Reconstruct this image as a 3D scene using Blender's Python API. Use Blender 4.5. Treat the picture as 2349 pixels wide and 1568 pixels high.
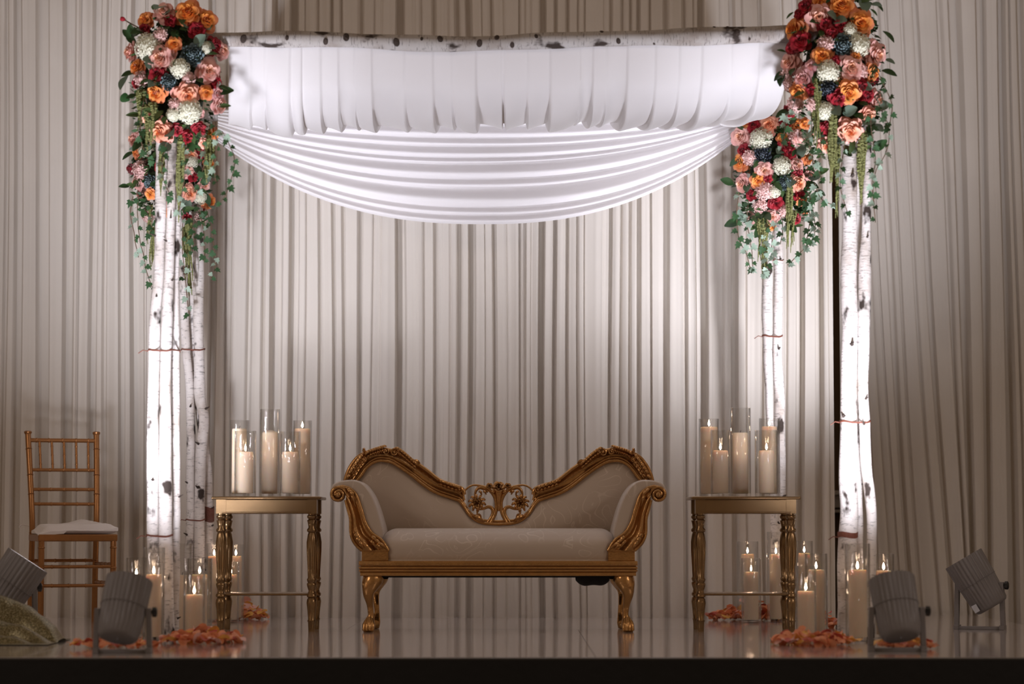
import bpy, math, random
from mathutils import Vector, Matrix, Euler, noise as mnoise

random.seed(7)
scene = bpy.context.scene
for o in list(bpy.data.objects):
    bpy.data.objects.remove(o)
COL = scene.collection

# ------------------------------------------------------------------ camera
W, H = 2349.0, 1568.0
F = 6110.0                       # focal length in pixels
HC = 0.466                       # camera height above the stage floor
TH = math.atan(423.0 / F)        # pitched up
cam_d = bpy.data.cameras.new('camera')
cam = bpy.data.objects.new('camera', cam_d)
COL.objects.link(cam)
cam.location = (0, 0, HC)
cam.rotation_euler = (math.pi / 2 + TH, 0, 0)
cam_d.sensor_width = 36.0
cam_d.lens = F / W * 36.0
cam_d.clip_end = 100
cam_d.dof.use_dof = True
cam_d.dof.focus_distance = 12.4
cam_d.dof.aperture_fstop = 2.0
scene.camera = cam

# ------------------------------------------------------------------ world, exposure
world = bpy.data.worlds.new('ballroom_ambient')
scene.world = world
world.use_nodes = True
bg = world.node_tree.nodes['Background']
bg.inputs[0].default_value = (1.0, 0.69, 0.45, 1)
bg.inputs[1].default_value = 0.185
scene.view_settings.view_transform = 'Standard'
scene.view_settings.look = 'None'
scene.view_settings.gamma = 1.0
scene.view_settings.use_curve_mapping = False
scene.view_settings.exposure = 0.0
scene.cycles.transparent_max_bounces = 32

def area_light(name, loc, target, size, power, color):
    l = bpy.data.lights.new(name, 'AREA')
    l.shape = 'SQUARE'
    l.size = size
    l.energy = power
    l.color = color
    o = bpy.data.objects.new(name, l)
    COL.objects.link(o)
    o.location = loc
    o.rotation_euler = (Vector(target) - Vector(loc)).to_track_quat('-Z', 'Y').to_euler()
    return o
# added unseen fill: one area light high on each side, aimed at the stage
area_light('fill_wash', (-4.8, 7.2, 3.3), (0.4, 13.5, 1.2), 0.6, 36, (1.0, 0.87, 0.82))
area_light('fill_wash', (4.8, 7.2, 3.3), (-0.4, 13.5, 1.2), 0.6, 36, (1.0, 0.87, 0.82))

# ------------------------------------------------------------------ pixel helpers
def ray(px, py):
    r = (px - W / 2) / F
    u = (H / 2 - py) / F
    return Vector((r, math.cos(TH) - u * math.sin(TH), math.sin(TH) + u * math.cos(TH)))
def P(px, py, Y):
    d = ray(px, py)
    return Vector((0, 0, HC)) + d * (Y / d.y)
def FL(px, py):
    d = ray(px, py)
    return Vector((0, 0, HC)) + d * (-HC / d.z)
def S(Y):
    return F / Y                 # pixels per metre, near enough

# ------------------------------------------------------------------ object helpers
def tag(o, label=None, cat=None, group=None, kind=None):
    if label: o['label'] = label
    if cat: o['category'] = cat
    if group: o['group'] = group
    if kind: o['kind'] = kind
    return o
def empty(name, loc, rz=0.0):
    o = bpy.data.objects.new(name, None)
    COL.objects.link(o)
    o.location = loc
    o.rotation_euler = (0, 0, rz)
    o.empty_display_size = 0.05
    return o
def woff(o):
    v = Vector((0, 0, 0))
    while o is not None:
        v += o.location
        o = o.parent
    return v
def copy_tree(o, parent=None):
    c = o.copy()
    COL.objects.link(c)
    c.parent = parent
    for ch in list(o.children):
        copy_tree(ch, c)
    return c

OBST = []                        # footprints (x, y, r) that loose petals keep clear of
class MB:
    def __init__(self):
        self.v = []; self.f = []
    def add(self, vs, fs):
        b = len(self.v)
        self.v += [tuple(x) for x in vs]
        self.f += [tuple(i + b for i in f) for f in fs]
        return self
    def box(self, c, s, rot=None):
        vs = []
        for x in (-.5, .5):
            for y in (-.5, .5):
                for z in (-.5, .5):
                    p = Vector((x * s[0], y * s[1], z * s[2]))
                    if rot is not None: p = rot @ p
                    vs.append(p + Vector(c))
        return self.add(vs, [(0, 1, 3, 2), (4, 6, 7, 5), (0, 4, 5, 1), (2, 3, 7, 6), (0, 2, 6, 4), (1, 5, 7, 3)])
    def tube(self, path, rad, n=10, cap=True, flat=None, ridge=None):
        path = [Vector(p) for p in path]
        m = len(path)
        if not hasattr(rad, '__len__'): rad = [rad] * m
        t0 = (path[1] - path[0]).normalized()
        a = Vector((0, 0, 1)) if abs(t0.z) < .9 else Vector((1, 0, 0))
        nx = t0.cross(a).normalized()
        vs = []; fs = []
        for i in range(m):
            t = (path[min(i + 1, m - 1)] - path[max(i - 1, 0)]).normalized()
            nx = (nx - t * nx.dot(t)).normalized()
            ny = t.cross(nx)
            for k in range(n):
                an = 2 * math.pi * k / n
                r = rad[i] if ridge is None else rad[i] * ridge(i, an)
                vs.append(path[i] + nx * math.cos(an) * r + ny * math.sin(an) * r * (flat or 1))
        for i in range(m - 1):
            for k in range(n):
                k2 = (k + 1) % n
                fs.append((i * n + k, i * n + k2, (i + 1) * n + k2, (i + 1) * n + k))
        if cap:
            fs.append(tuple(reversed(range(n)))); fs.append(tuple((m - 1) * n + k for k in range(n)))
        return self.add(vs, fs)
    def lathe(self, prof, c=(0, 0, 0), n=24, rib=None, cap=True, rot=None):
        # prof: (r, z) from bottom to top
        vs = []; fs = []
        c = Vector(c)
        for i, (r, z) in enumerate(prof):
            for k in range(n):
                an = 2 * math.pi * k / n
                rr = r * (rib(i, k) if rib else 1)
                p = Vector((rr * math.cos(an), rr * math.sin(an), z))
                if rot is not None: p = rot @ p
                vs.append(p + c)
        m = len(prof)
        for i in range(m - 1):
            for k in range(n):
                k2 = (k + 1) % n
                fs.append((i * n + k, i * n + k2, (i + 1) * n + k2, (i + 1) * n + k))
        if cap:
            fs.append(tuple(reversed(range(n)))); fs.append(tuple((m - 1) * n + k for k in range(n)))
        return self.add(vs, fs)
    def ball(self, c, s, n=10, m=6, rot=None):
        prof = []
        for i in range(m + 1):
            a = -math.pi / 2 + math.pi * i / m
            prof.append((max(math.cos(a), .02), math.sin(a)))
        R = (rot if rot is not None else Matrix.Identity(3)) @ Matrix.Diagonal(Vector(s))
        return self.lathe(prof, c, n, rot=R)
    def grid(self, nu, nv, fn):
        vs = [fn(i / (nu - 1), j / (nv - 1)) for j in range(nv) for i in range(nu)]
        fs = [(j * nu + i, j * nu + i + 1, (j + 1) * nu + i + 1, (j + 1) * nu + i) for j in range(nv - 1) for i in range(nu - 1)]
        return self.add(vs, fs)
    def prism(self, poly, dv):
        # poly: list of 3D points, extruded by vector dv
        n = len(poly); dv = Vector(dv)
        vs = [Vector(p) for p in poly] + [Vector(p) + dv for p in poly]
        fs = [tuple(range(n)), tuple(reversed(range(n, 2 * n)))]
        fs += [(i, i + n, (i + 1) % n + n, (i + 1) % n) for i in range(n)]
        return self.add(vs, fs)
    def build(self, name, m, parent=None, loc=None, local=False, smooth=True, bevel=None, subsurf=0, kind=None, flip=True):
        me = bpy.data.meshes.new(name)
        if loc is None:
            if parent is None and self.v:
                xs = [p[0] for p in self.v]; ys = [p[1] for p in self.v]; zs = [p[2] for p in self.v]
                loc = Vector(((min(xs) + max(xs)) / 2, (min(ys) + max(ys)) / 2, min(zs)))
            else:
                loc = Vector((0, 0, 0))
        loc = Vector(loc)
        off = Vector((0, 0, 0)) if local else (loc + (woff(parent) if parent else Vector((0, 0, 0))))
        me.from_pydata([(p[0] - off.x, p[1] - off.y, p[2] - off.z) for p in self.v], [], self.f)
        me.update()
        me.materials.append(m)
        if smooth:
            me.polygons.foreach_set('use_smooth', [True] * len(me.polygons))
        o = bpy.data.objects.new(name, me)
        COL.objects.link(o)
        o.location = loc
        if parent: o.parent = parent
        if bevel:
            b = o.modifiers.new('bevel', 'BEVEL'); b.width = bevel; b.segments = 3; b.limit_method = 'ANGLE'; b.angle_limit = math.radians(40)
            b.harden_normals = False
        if subsurf:
            s = o.modifiers.new('sub', 'SUBSURF'); s.levels = subsurf; s.render_levels = subsurf
        if smooth and not subsurf and not bevel:
            try: me.set_sharp_from_angle(angle=math.radians(50))
            except Exception: pass
        if kind: o['kind'] = kind
        return o

def lerp(a, b, t): return a + (b - a) * t
def sstep(a, b, x):
    t = min(1, max(0, (x - a) / (b - a))); return t * t * (3 - 2 * t)
def spline(pts, n):
    # Catmull-Rom through pts (any dimension tuples), n samples
    pts = [tuple(p) for p in pts]
    out = []
    m = len(pts) - 1
    for i in range(n):
        t = i / (n - 1) * m
        k = min(int(t), m - 1); f = t - k
        p0 = pts[max(k - 1, 0)]; p1 = pts[k]; p2 = pts[k + 1]; p3 = pts[min(k + 2, m)]
        out.append(tuple(.5 * ((2 * b) + (-a + c) * f + (2 * a - 5 * b + 4 * c - d) * f * f + (-a + 3 * b - 3 * c + d) * f ** 3)
                         for a, b, c, d in zip(p0, p1, p2, p3)))
    return out

# ------------------------------------------------------------------ materials
def nd(nt, t, **kw):
    n = nt.nodes.new(t)
    for k, v in kw.items():
        if k in n.inputs.keys(): n.inputs[k].default_value = v
        else: setattr(n, k, v)
    return n
def mat(name, col, rough=.6, metal=0.0, spec=.5, var=.0, vscale=20.0, bump=0.0, bscale=200.0, sheen=0.0, trans=0.0, sss=0.0, emit=None, estr=0.0, coat=0.0, vstretch=None):
    m = bpy.data.materials.new(name)
    m.use_nodes = True
    nt = m.node_tree
    b = nt.nodes['Principled BSDF']
    c4 = (*col, 1)
    b.inputs['Base Color'].default_value = c4
    b.inputs['Roughness'].default_value = rough
    b.inputs['Metallic'].default_value = metal
    b.inputs['Specular IOR Level'].default_value = spec
    if sheen:
        b.inputs['Sheen Weight'].default_value = sheen
    if coat:
        b.inputs['Coat Weight'].default_value = coat; b.inputs['Coat Roughness'].default_value = .08
    if sss:
        b.inputs['Subsurface Weight'].default_value = sss
        b.inputs['Subsurface Radius'].default_value = (.03, .018, .01)
        b.inputs['Subsurface Scale'].default_value = 1.0
    if emit:
        b.inputs['Emission Color'].default_value = (*emit, 1)
        b.inputs['Emission Strength'].default_value = estr
    tc = nd(nt, 'ShaderNodeTexCoord')
    vec = tc.outputs['Object']
    if var:
        mp = nd(nt, 'ShaderNodeMapping')
        if vstretch: mp.inputs['Scale'].default_value = vstretch
        nt.links.new(vec, mp.inputs[0])
        nz = nd(nt, 'ShaderNodeTexNoise', Scale=vscale, Detail=3.0)
        nt.links.new(mp.outputs[0], nz.inputs['Vector'])
        mx = nd(nt, 'ShaderNodeMix', data_type='RGBA')
        mx.inputs[6].default_value = (*[x * (1 - var) for x in col], 1)
        mx.inputs[7].default_value = (*[min(1, x * (1 + var)) for x in col], 1)
        nt.links.new(nz.outputs['Fac'], mx.inputs[0])
        nt.links.new(mx.outputs[2], b.inputs['Base Color'])
    if bump:
        nz2 = nd(nt, 'ShaderNodeTexNoise', Scale=bscale, Detail=2.0)
        nt.links.new(vec, nz2.inputs['Vector'])
        bp = nd(nt, 'ShaderNodeBump', Strength=bump, Distance=.01)
        nt.links.new(nz2.outputs['Fac'], bp.inputs['Height'])
        nt.links.new(bp.outputs[0], b.inputs['Normal'])
    if trans:
        out = nt.nodes['Material Output']
        tr = nd(nt, 'ShaderNodeBsdfTranslucent'); tr.inputs[0].default_value = c4
        ms = nd(nt, 'ShaderNodeMixShader'); ms.inputs[0].default_value = trans
        nt.links.new(b.outputs[0], ms.inputs[1]); nt.links.new(tr.outputs[0], ms.inputs[2])
        nt.links.new(ms.outputs[0], out.inputs[0])
    return m

def ramp(nt, stops, interp='LINEAR'):
    r = nd(nt, 'ShaderNodeValToRGB')
    r.color_ramp.interpolation = interp
    e = r.color_ramp.elements
    while len(e) < len(stops): e.new(.5)
    for i, (p, c) in enumerate(stops):
        e[i].position = p; e[i].color = (*c, 1)
    return r

def radial_mat(name, stops, rough=.55, trans=.15, sheen=.3):
    # colour runs from a bloom's heart (0) to its outer petals (1) in the bloom's own space
    m = mat(name, stops[0][1], rough, sheen=sheen, trans=trans)
    nt = m.node_tree; b = nt.nodes['Principled BSDF']
    tc = nd(nt, 'ShaderNodeTexCoord')
    sp = nd(nt, 'ShaderNodeSeparateXYZ'); nt.links.new(tc.outputs['Object'], sp.inputs[0])
    cb = nd(nt, 'ShaderNodeCombineXYZ'); nt.links.new(sp.outputs[0], cb.inputs[0]); nt.links.new(sp.outputs[1], cb.inputs[1])
    ln = nd(nt, 'ShaderNodeVectorMath', operation='LENGTH'); nt.links.new(cb.outputs[0], ln.inputs[0])
    nz = nd(nt, 'ShaderNodeTexNoise', Scale=3.0)
    nt.links.new(tc.outputs['Object'], nz.inputs['Vector'])
    ad = nd(nt, 'ShaderNodeMath', operation='MULTIPLY_ADD'); ad.inputs[1].default_value = .5; nt.links.new(nz.outputs['Fac'], ad.inputs[0])
    sb = nd(nt, 'ShaderNodeMath', operation='SUBTRACT'); sb.inputs[1].default_value = .25; nt.links.new(ln.outputs['Value'], sb.inputs[0])
    nt.links.new(sb.outputs[0], ad.inputs[2])
    r = ramp(nt, stops); nt.links.new(ad.outputs[0], r.inputs[0])
    nt.links.new(r.outputs[0], b.inputs['Base Color'])
    for n in nt.nodes:
        if n.type == 'BSDF_TRANSLUCENT': nt.links.new(r.outputs[0], n.inputs[0])
    return m

M = {}
M['curtain'] = mat('curtain_fabric', (.80, .745, .675), .85, spec=.2, sheen=.2, var=.03, vscale=6, bump=.05, bscale=600, trans=.2)
M['white_cloth'] = mat('white_chiffon', (.86, .84, .85), .8, spec=.2, sheen=.3, bump=.03, bscale=500, trans=.22)
M['gold'] = mat('antique_gold_leaf', (.50, .27, .10), .25, metal=.9, var=.25, vscale=30, bump=.15, bscale=90)
M['table_gold'] = mat('champagne_gold_paint', (.30, .19, .095), .26, metal=.85, var=.15, vscale=25, bump=.015, bscale=120)
M['chair_gold'] = mat('copper_gold_lacquer', (.36, .165, .06), .30, metal=.75, var=.12, vscale=40)
M['black_cloth'] = mat('black_dust_cloth', (.012, .011, .012), .95, bump=.2)
M['wax'] = mat('ivory_wax', (.76, .62, .48), .5, spec=.35, sss=.5, var=.03, vscale=15)
M['wick'] = mat('burnt_wick', (.02, .016, .014), .9, var=.2)
M['flame'] = mat('candle_flame', (1, .8, .6), .5, emit=(1.0, .70, .48), estr=60)
M['par_white'] = mat('cream_enamel', (.22, .205, .205), .45, spec=.4, var=.06, vscale=12, bump=.03)
M['black_plastic'] = mat('black_plastic', (.012, .012, .013), .4, var=.1)
M['lens'] = mat('lamp_lens', (.9, .9, .95), .2, emit=(1, .96, 1.0), estr=6)
M['leaf_dark'] = mat('dark_glossy_leaf', (.028, .075, .022), .42, var=.35, vscale=30, trans=.12)
M['leaf_mid'] = mat('mid_green_leaf', (.07, .13, .04), .5, var=.35, vscale=30, trans=.15)
M['leaf_euc'] = mat('grey_green_eucalyptus', (.17, .25, .19), .6, var=.25, vscale=25, trans=.12)
M['leaf_ivy'] = mat('ivy_leaf_green', (.045, .115, .045), .45, var=.5, vscale=60, trans=.15)
M['leaf_pale'] = mat('variegated_ivy_leaf', (.34, .46, .36), .5, var=.5, vscale=70, trans=.15)
M['stem'] = mat('vine_stem', (.14, .085, .05), .7, var=.3)
M['amaranth'] = mat('green_amaranthus', (.20, .21, .07), .8, var=.6, vscale=160, bump=.6, bscale=150)
M['core'] = mat('floral_foam_green', (.02, .035, .015), .95, bump=.5, bscale=60, var=.3)
M['hydrangea'] = mat('white_hydrangea', (.86, .84, .68), .7, var=.2, vscale=4, trans=.15)
M['stock'] = mat('pink_stock_flower', (.92, .56, .52), .65, var=.28, vscale=4, trans=.15)
M['succ'] = mat('blue_grey_succulent', (.15, .21, .225), .55, var=.25, vscale=3, spec=.35)
M['succ_dark'] = mat('plum_grey_succulent', (.085, .105, .135), .5, var=.35, vscale=3, spec=.35)
M['rose_orange'] = radial_mat('orange_rose_petals', [(.05, (.90, .28, .03)), (.5, (.95, .38, .07)), (1.0, (.92, .32, .16))])
M['rose_peach'] = radial_mat('peach_rose_petals', [(.05, (.95, .34, .12)), (.45, (.97, .50, .32)), (1.0, (.94, .44, .36))])
M['rose_pink'] = radial_mat('blush_pink_rose_petals', [(.03, (.96, .52, .30)), (.35, (.95, .57, .48)), (1.0, (.92, .50, .47))])
M['rose_mauve'] = radial_mat('mauve_pink_rose_petals', [(.03, (.84, .44, .38)), (.5, (.82, .46, .45)), (1.0, (.80, .42, .44))])
M['rose_red'] = radial_mat('crimson_rose_petals', [(.03, (.26, .004, .012)), (.5, (.40, .008, .022)), (1.0, (.34, .006, .02))], sheen=.15)
M['twine'] = mat('copper_wire_twine', (.20, .065, .04), .6, var=.3, vscale=80, bump=.4)
M['stage_white'] = mat('glossy_white_stage_vinyl', (.50, .455, .43), .11, spec=.6, coat=.6, var=.04, vscale=3)
M['stage_skirt'] = mat('black_stage_skirt', (.010, .009, .008), .8, var=.2, bump=.2, bscale=30)
M['edge'] = mat('grey_stage_edge', (.05, .046, .042), .5, var=.1)
M['wall'] = mat('dark_brown_wallpaper', (.11, .065, .03), .8, var=.15, vscale=8)
M['trim'] = mat('cream_painted_trim', (.55, .48, .40), .5, var=.03)
M['ground'] = mat('dark_patterned_carpet', (.05, .03, .022), .95, var=.4, vscale=12, bump=.3)
M['cushion'] = mat('ivory_chair_cushion', (.72, .66, .62), .85, sheen=.3, var=.04, bump=.08, bscale=400)
M['sticker'] = mat('white_maker_sticker', (.75, .78, .85), .5, var=.03)

# sofa brocade: champagne ground with thin curling satin stems
def brocade():
    m = mat('champagne_brocade', (.50, .43, .37), .62, sheen=.4, spec=.3)
    nt = m.node_tree; b = nt.nodes['Principled BSDF']
    tc = nd(nt, 'ShaderNodeTexCoord')
    mp = nd(nt, 'ShaderNodeMapping'); nt.links.new(tc.outputs['Object'], mp.inputs[0])
    mp.inputs['Scale'].default_value = (1, .6, 1)
    n1 = nd(nt, 'ShaderNodeTexNoise', Scale=9.0, Detail=0.0); nt.links.new(mp.outputs[0], n1.inputs['Vector'])
    mx = nd(nt, 'ShaderNodeMix', data_type='VECTOR'); mx.inputs[0].default_value = .16
    nt.links.new(mp.outputs[0], mx.inputs[4]); nt.links.new(n1.outputs['Color'], mx.inputs[5])
    vo = nd(nt, 'ShaderNodeTexVoronoi', Scale=11.0); nt.links.new(mx.outputs[1], vo.inputs['Vector'])
    ml = nd(nt, 'ShaderNodeMath', operation='MULTIPLY'); ml.inputs[1].default_value = 21.0; nt.links.new(vo.outputs['Distance'], ml.inputs[0])
    sn = nd(nt, 'ShaderNodeMath', operation='SINE'); nt.links.new(ml.outputs[0], sn.inputs[0])
    n2 = nd(nt, 'ShaderNodeTexNoise', Scale=5.0, Detail=1.0); nt.links.new(mp.outputs[0], n2.inputs['Vector'])
    r2 = ramp(nt, [(.42, (0, 0, 0)), (.56, (1, 1, 1))]); nt.links.new(n2.outputs['Fac'], r2.inputs[0])
    r = ramp(nt, [(.86, (0, 0, 0)), (.98, (1, 1, 1))]); nt.links.new(sn.outputs[0], r.inputs[0])
    mu = nd(nt, 'ShaderNodeMath', operation='MULTIPLY'); nt.links.new(r.outputs[0], mu.inputs[0]); nt.links.new(r2.outputs[0], mu.inputs[1])
    mc = nd(nt, 'ShaderNodeMix', data_type='RGBA')
    mc.inputs[6].default_value = (.50, .405, .315, 1); mc.inputs[7].default_value = (.60, .505, .41, 1)
    nt.links.new(mu.outputs[0], mc.inputs[0]); nt.links.new(mc.outputs[2], b.inputs['Base Color'])
    rr = nd(nt, 'ShaderNodeMapRange'); rr.inputs[3].default_value = .68; rr.inputs[4].default_value = .42
    nt.links.new(mu.outputs[0], rr.inputs[0]); nt.links.new(rr.outputs[0], b.inputs['Roughness'])
    return m
M['brocade'] = brocade()

# birch bark; axis = 'z' for upright trunks, 'x' for the beam
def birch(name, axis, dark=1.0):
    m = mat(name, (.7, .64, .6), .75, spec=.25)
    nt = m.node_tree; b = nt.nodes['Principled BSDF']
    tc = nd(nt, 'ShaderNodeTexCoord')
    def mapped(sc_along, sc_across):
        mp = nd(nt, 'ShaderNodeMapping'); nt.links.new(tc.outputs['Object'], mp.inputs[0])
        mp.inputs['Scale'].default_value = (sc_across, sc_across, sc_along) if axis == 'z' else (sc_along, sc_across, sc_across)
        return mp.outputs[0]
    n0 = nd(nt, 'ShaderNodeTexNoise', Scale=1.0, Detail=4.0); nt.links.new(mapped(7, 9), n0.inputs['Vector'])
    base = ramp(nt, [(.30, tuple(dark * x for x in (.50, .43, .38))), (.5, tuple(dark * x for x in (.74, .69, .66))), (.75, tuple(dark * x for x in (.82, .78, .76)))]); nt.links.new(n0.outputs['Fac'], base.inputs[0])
    n1 = nd(nt, 'ShaderNodeTexNoise', Scale=1.0, Detail=3.0, Roughness=.7); nt.links.new(mapped(150, 26), n1.inputs['Vector'])
    len_ = ramp(nt, [(.56, (0, 0, 0)), (.65, (1, 1, 1))]); nt.links.new(n1.outputs['Fac'], len_.inputs[0])
    n2 = nd(nt, 'ShaderNodeTexNoise', Scale=1.0, Detail=3.0); nt.links.new(mapped(9, 14), n2.inputs['Vector'])
    big = ramp(nt, [(.585, (0, 0, 0)), (.66, (1, 1, 1))]); nt.links.new(n2.outputs['Fac'], big.inputs[0])
    mxm = nd(nt, 'ShaderNodeMath', operation='MAXIMUM')
    ml = nd(nt, 'ShaderNodeMath', operation='MULTIPLY'); ml.inputs[1].default_value = .55; nt.links.new(len_.outputs[0], ml.inputs[0])
    nt.links.new(ml.outputs[0], mxm.inputs[0]); nt.links.new(big.outputs[0], mxm.inputs[1])
    mc = nd(nt, 'ShaderNodeMix', data_type='RGBA'); mc.inputs[7].default_value = (.045, .032, .026, 1)
    nt.links.new(mxm.outputs[0], mc.inputs[0]); nt.links.new(base.outputs[0], mc.inputs[6])
    nt.links.new(mc.outputs[2], b.inputs['Base Color'])
    bp = nd(nt, 'ShaderNodeBump', Strength=.5, Distance=.006); nt.links.new(n1.outputs['Fac'], bp.inputs['Height']); nt.links.new(bp.outputs[0], b.inputs['Normal'])
    return m
M['birch'] = birch('birch_bark_upright', 'z')
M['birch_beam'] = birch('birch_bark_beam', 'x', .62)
M['knot'] = mat('birch_knot', (.05, .034, .027), .85, var=.4, vscale=50, bump=.5, bscale=120)

def glass():
    m = bpy.data.materials.new('clear_glass'); m.use_nodes = True
    nt = m.node_tree; nt.nodes.remove(nt.nodes['Principled BSDF'])
    out = nt.nodes['Material Output']
    t = nd(nt, 'ShaderNodeBsdfTransparent'); t.inputs[0].default_value = (.975, .975, .97, 1)
    g = nd(nt, 'ShaderNodeBsdfGlossy'); g.inputs['Roughness'].default_value = .03
    nz = nd(nt, 'ShaderNodeTexNoise', Scale=9.0)
    bp = nd(nt, 'ShaderNodeBump', Strength=.15, Distance=.01); nt.links.new(nz.outputs['Fac'], bp.inputs['Height']); nt.links.new(bp.outputs[0], g.inputs['Normal'])
    lw = nd(nt, 'ShaderNodeLayerWeight', Blend=.5)
    pw = nd(nt, 'ShaderNodeMath', operation='POWER'); pw.inputs[1].default_value = 2.2; nt.links.new(lw.outputs['Facing'], pw.inputs[0])
    fr = nd(nt, 'ShaderNodeMath', operation='MULTIPLY_ADD'); fr.inputs[1].default_value = .85; fr.inputs[2].default_value = .03; nt.links.new(pw.outputs[0], fr.inputs[0])
    ms = nd(nt, 'ShaderNodeMixShader')
    nt.links.new(fr.outputs[0], ms.inputs[0]); nt.links.new(t.outputs[0], ms.inputs[1]); nt.links.new(g.outputs[0], ms.inputs[2])
    nt.links.new(ms.outputs[0], out.inputs[0])
    return m
M['glass'] = glass()

def glitter():
    m = mat('gold_sequin_cloth', (.30, .24, .11), .45, metal=.5)
    nt = m.node_tree; b = nt.nodes['Principled BSDF']
    tc = nd(nt, 'ShaderNodeTexCoord')
    vo = nd(nt, 'ShaderNodeTexVoronoi', Scale=420.0); nt.links.new(tc.outputs['Object'], vo.inputs['Vector'])
    r = ramp(nt, [(.2, (.06, .05, .02)), (.6, (.20, .16, .07)), (.9, (.55, .48, .28))]); nt.links.new(vo.outputs['Color'], r.inputs[0])
    nt.links.new(r.outputs[0], b.inputs['Base Color'])
    mx = nd(nt, 'ShaderNodeBump', Strength=.9, Distance=.006); nt.links.new(vo.outputs['Color'], mx.inputs['Height']); nt.links.new(mx.outputs[0], b.inputs['Normal'])
    return m
M['glitter'] = glitter()

# petal colours for the heaps on the floor
M['petal_coral'] = mat('coral_petal', (.90, .34, .17), .6, var=.3, vscale=20, trans=.2)
M['petal_orange'] = mat('amber_petal', (.93, .46, .10), .6, var=.3, vscale=20, trans=.2)
M['petal_pink'] = mat('blush_petal', (.90, .52, .44), .6, var=.25, vscale=20, trans=.2)
M['petal_red'] = mat('dark_red_petal', (.52, .09, .055), .6, var=.3, vscale=20, trans=.15)

# ================================================================== SETTING
YF, YB = 11.17, 13.37            # front and rear posts
YC = 13.72                       # curtain
Y0 = FL(1174, 1507).y            # stage front edge
XR = FL(2322, 1427).x            # stage right edge
XL = -4.2
YSB = 14.2

# stage: three runs of glossy white floor panels with hairline joints
stage = empty('floor', ((XL + XR) / 2, (Y0 + YSB) / 2, -.02)); tag(stage, 'glossy white stage floor of broad panels', kind='structure')
joints = [Y0, FL(1174, 1443).y - .003, YSB]
for i in range(2):
    a, b = joints[i], joints[i + 1] - .006
    xs = [XL, -1.75, 0.30, XR] if i == 0 else [XL, -0.75, 1.30, XR]
    for j in range(3):
        mb = MB(); mb.box(((xs[j] + xs[j + 1]) / 2, (a + b) / 2, -.02), (xs[j + 1] - xs[j] - .0015, b - a, .04))
        mb.build('floor_panel', M['stage_white'], stage, smooth=False, bevel=.0015)
mb = MB(); mb.box(((XL + XR) / 2, (Y0 + YSB) / 2, -.06), (XR - XL - .02, YSB - Y0 - .02, .04))
tag(mb.build('trim_1', M['stage_skirt'], smooth=False), 'dark deck under the white stage floor', kind='structure')
mb = MB(); mb.box(((XL + XR) / 2, Y0 - .004, -.006), (XR - XL, .008, .010))
tag(mb.build('trim_2', M['edge'], smooth=False, bevel=.004), 'thin grey edging along the stage lip', kind='structure')
mb = MB()
def skirt(u, v):
    x = lerp(XL, XR, u)
    return (x, Y0 - .008 + .006 * math.sin(x * 31) * v + .01 * math.sin(x * 9.0 + 2) * v, lerp(-.010, -.75, v))
mb.grid(260, 8, skirt)
mb.grid(2, 2, lambda u, v: (XR + .0, lerp(Y0 + .01, YSB, u), lerp(-.04, -.75, v)))
tag(mb.build('trim_3', M['stage_skirt']), 'black cloth skirt hanging from the stage lip', kind='structure')
mb = MB(); mb.grid(2, 2, lambda u, v: (lerp(-9, 9, u), lerp(-2, 17, v), -.75))
tag(mb.build('ground', M['ground']), 'dark ballroom carpet below the stage', kind='structure')
mb = MB(); mb.box((0, 15.6, 2.2), (18, .2, 6.0))
tag(mb.build('wall_back', M['wall'], smooth=False), 'dark brown ballroom wall behind the drapes', kind='structure')
zc = P(1920, 1150, 15.45).z
mb = MB(); mb.box((0, 15.47, zc), (18, .06, .07)); mb.box((0, 15.45, zc + .05), (18, .10, .025)); mb.box((0, 15.46, zc - .055), (18, .05, .018))
tag(mb.build('trim_4', M['trim'], smooth=False, bevel=.006), 'cream chair rail on the brown wall', kind='structure')

# ---- backdrop curtain panels; dark folds read at their place along the backdrop (px at mid height -> metres)
folds = [(-60, -40), (-20, -8), (5, 15), (27, 45), (76, 103), (135, 163), (174, 179), (203, 222), (236, 246), (272, 285), (300, 318), (330, 335),
         (362, 375), (398, 410), (440, 450), (480, 494), (514, 519), (533, 536), (565, 576), (600, 606), (620, 643), (657, 676), (690, 694), (720, 727), (756, 764), (781, 788), (820, 830),  # one band right of the left posts is a shadow, shaped as a fold
         (848, 853), (866, 869), (900, 922), (948, 952), (962, 970), (991, 1001), (1011, 1014), (1027, 1031), (1043, 1056), (1070, 1084), (1105, 1108),
         (1126, 1134), (1157, 1160), (1190, 1196), (1204, 1207), (1218, 1221), (1239, 1255), (1274, 1283), (1303, 1311), (1328, 1332), (1343, 1347),
         (1382, 1385), (1394, 1402), (1421, 1428), (1442, 1450), (1462, 1472), (1493, 1499), (1524, 1537), (1567, 1577), (1593, 1597), (1607, 1624),
         (1662, 1667), (1684, 1695), (1712, 1717), (1748, 1756), (1796, 1803), (1821, 1836), (1865, 1882), (1897, 1900)]
folds_r = [(1985, 1990), (2006, 2010), (2022, 2026), (2043, 2056), (2069, 2076), (2107, 2114), (2135, 2149), (2184, 2193), (2205, 2222), (2251, 2270), (2303, 2324),
           (2336, 2341), (2360, 2375), (2395, 2402), (2420, 2440), (2470, 2476)]
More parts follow.
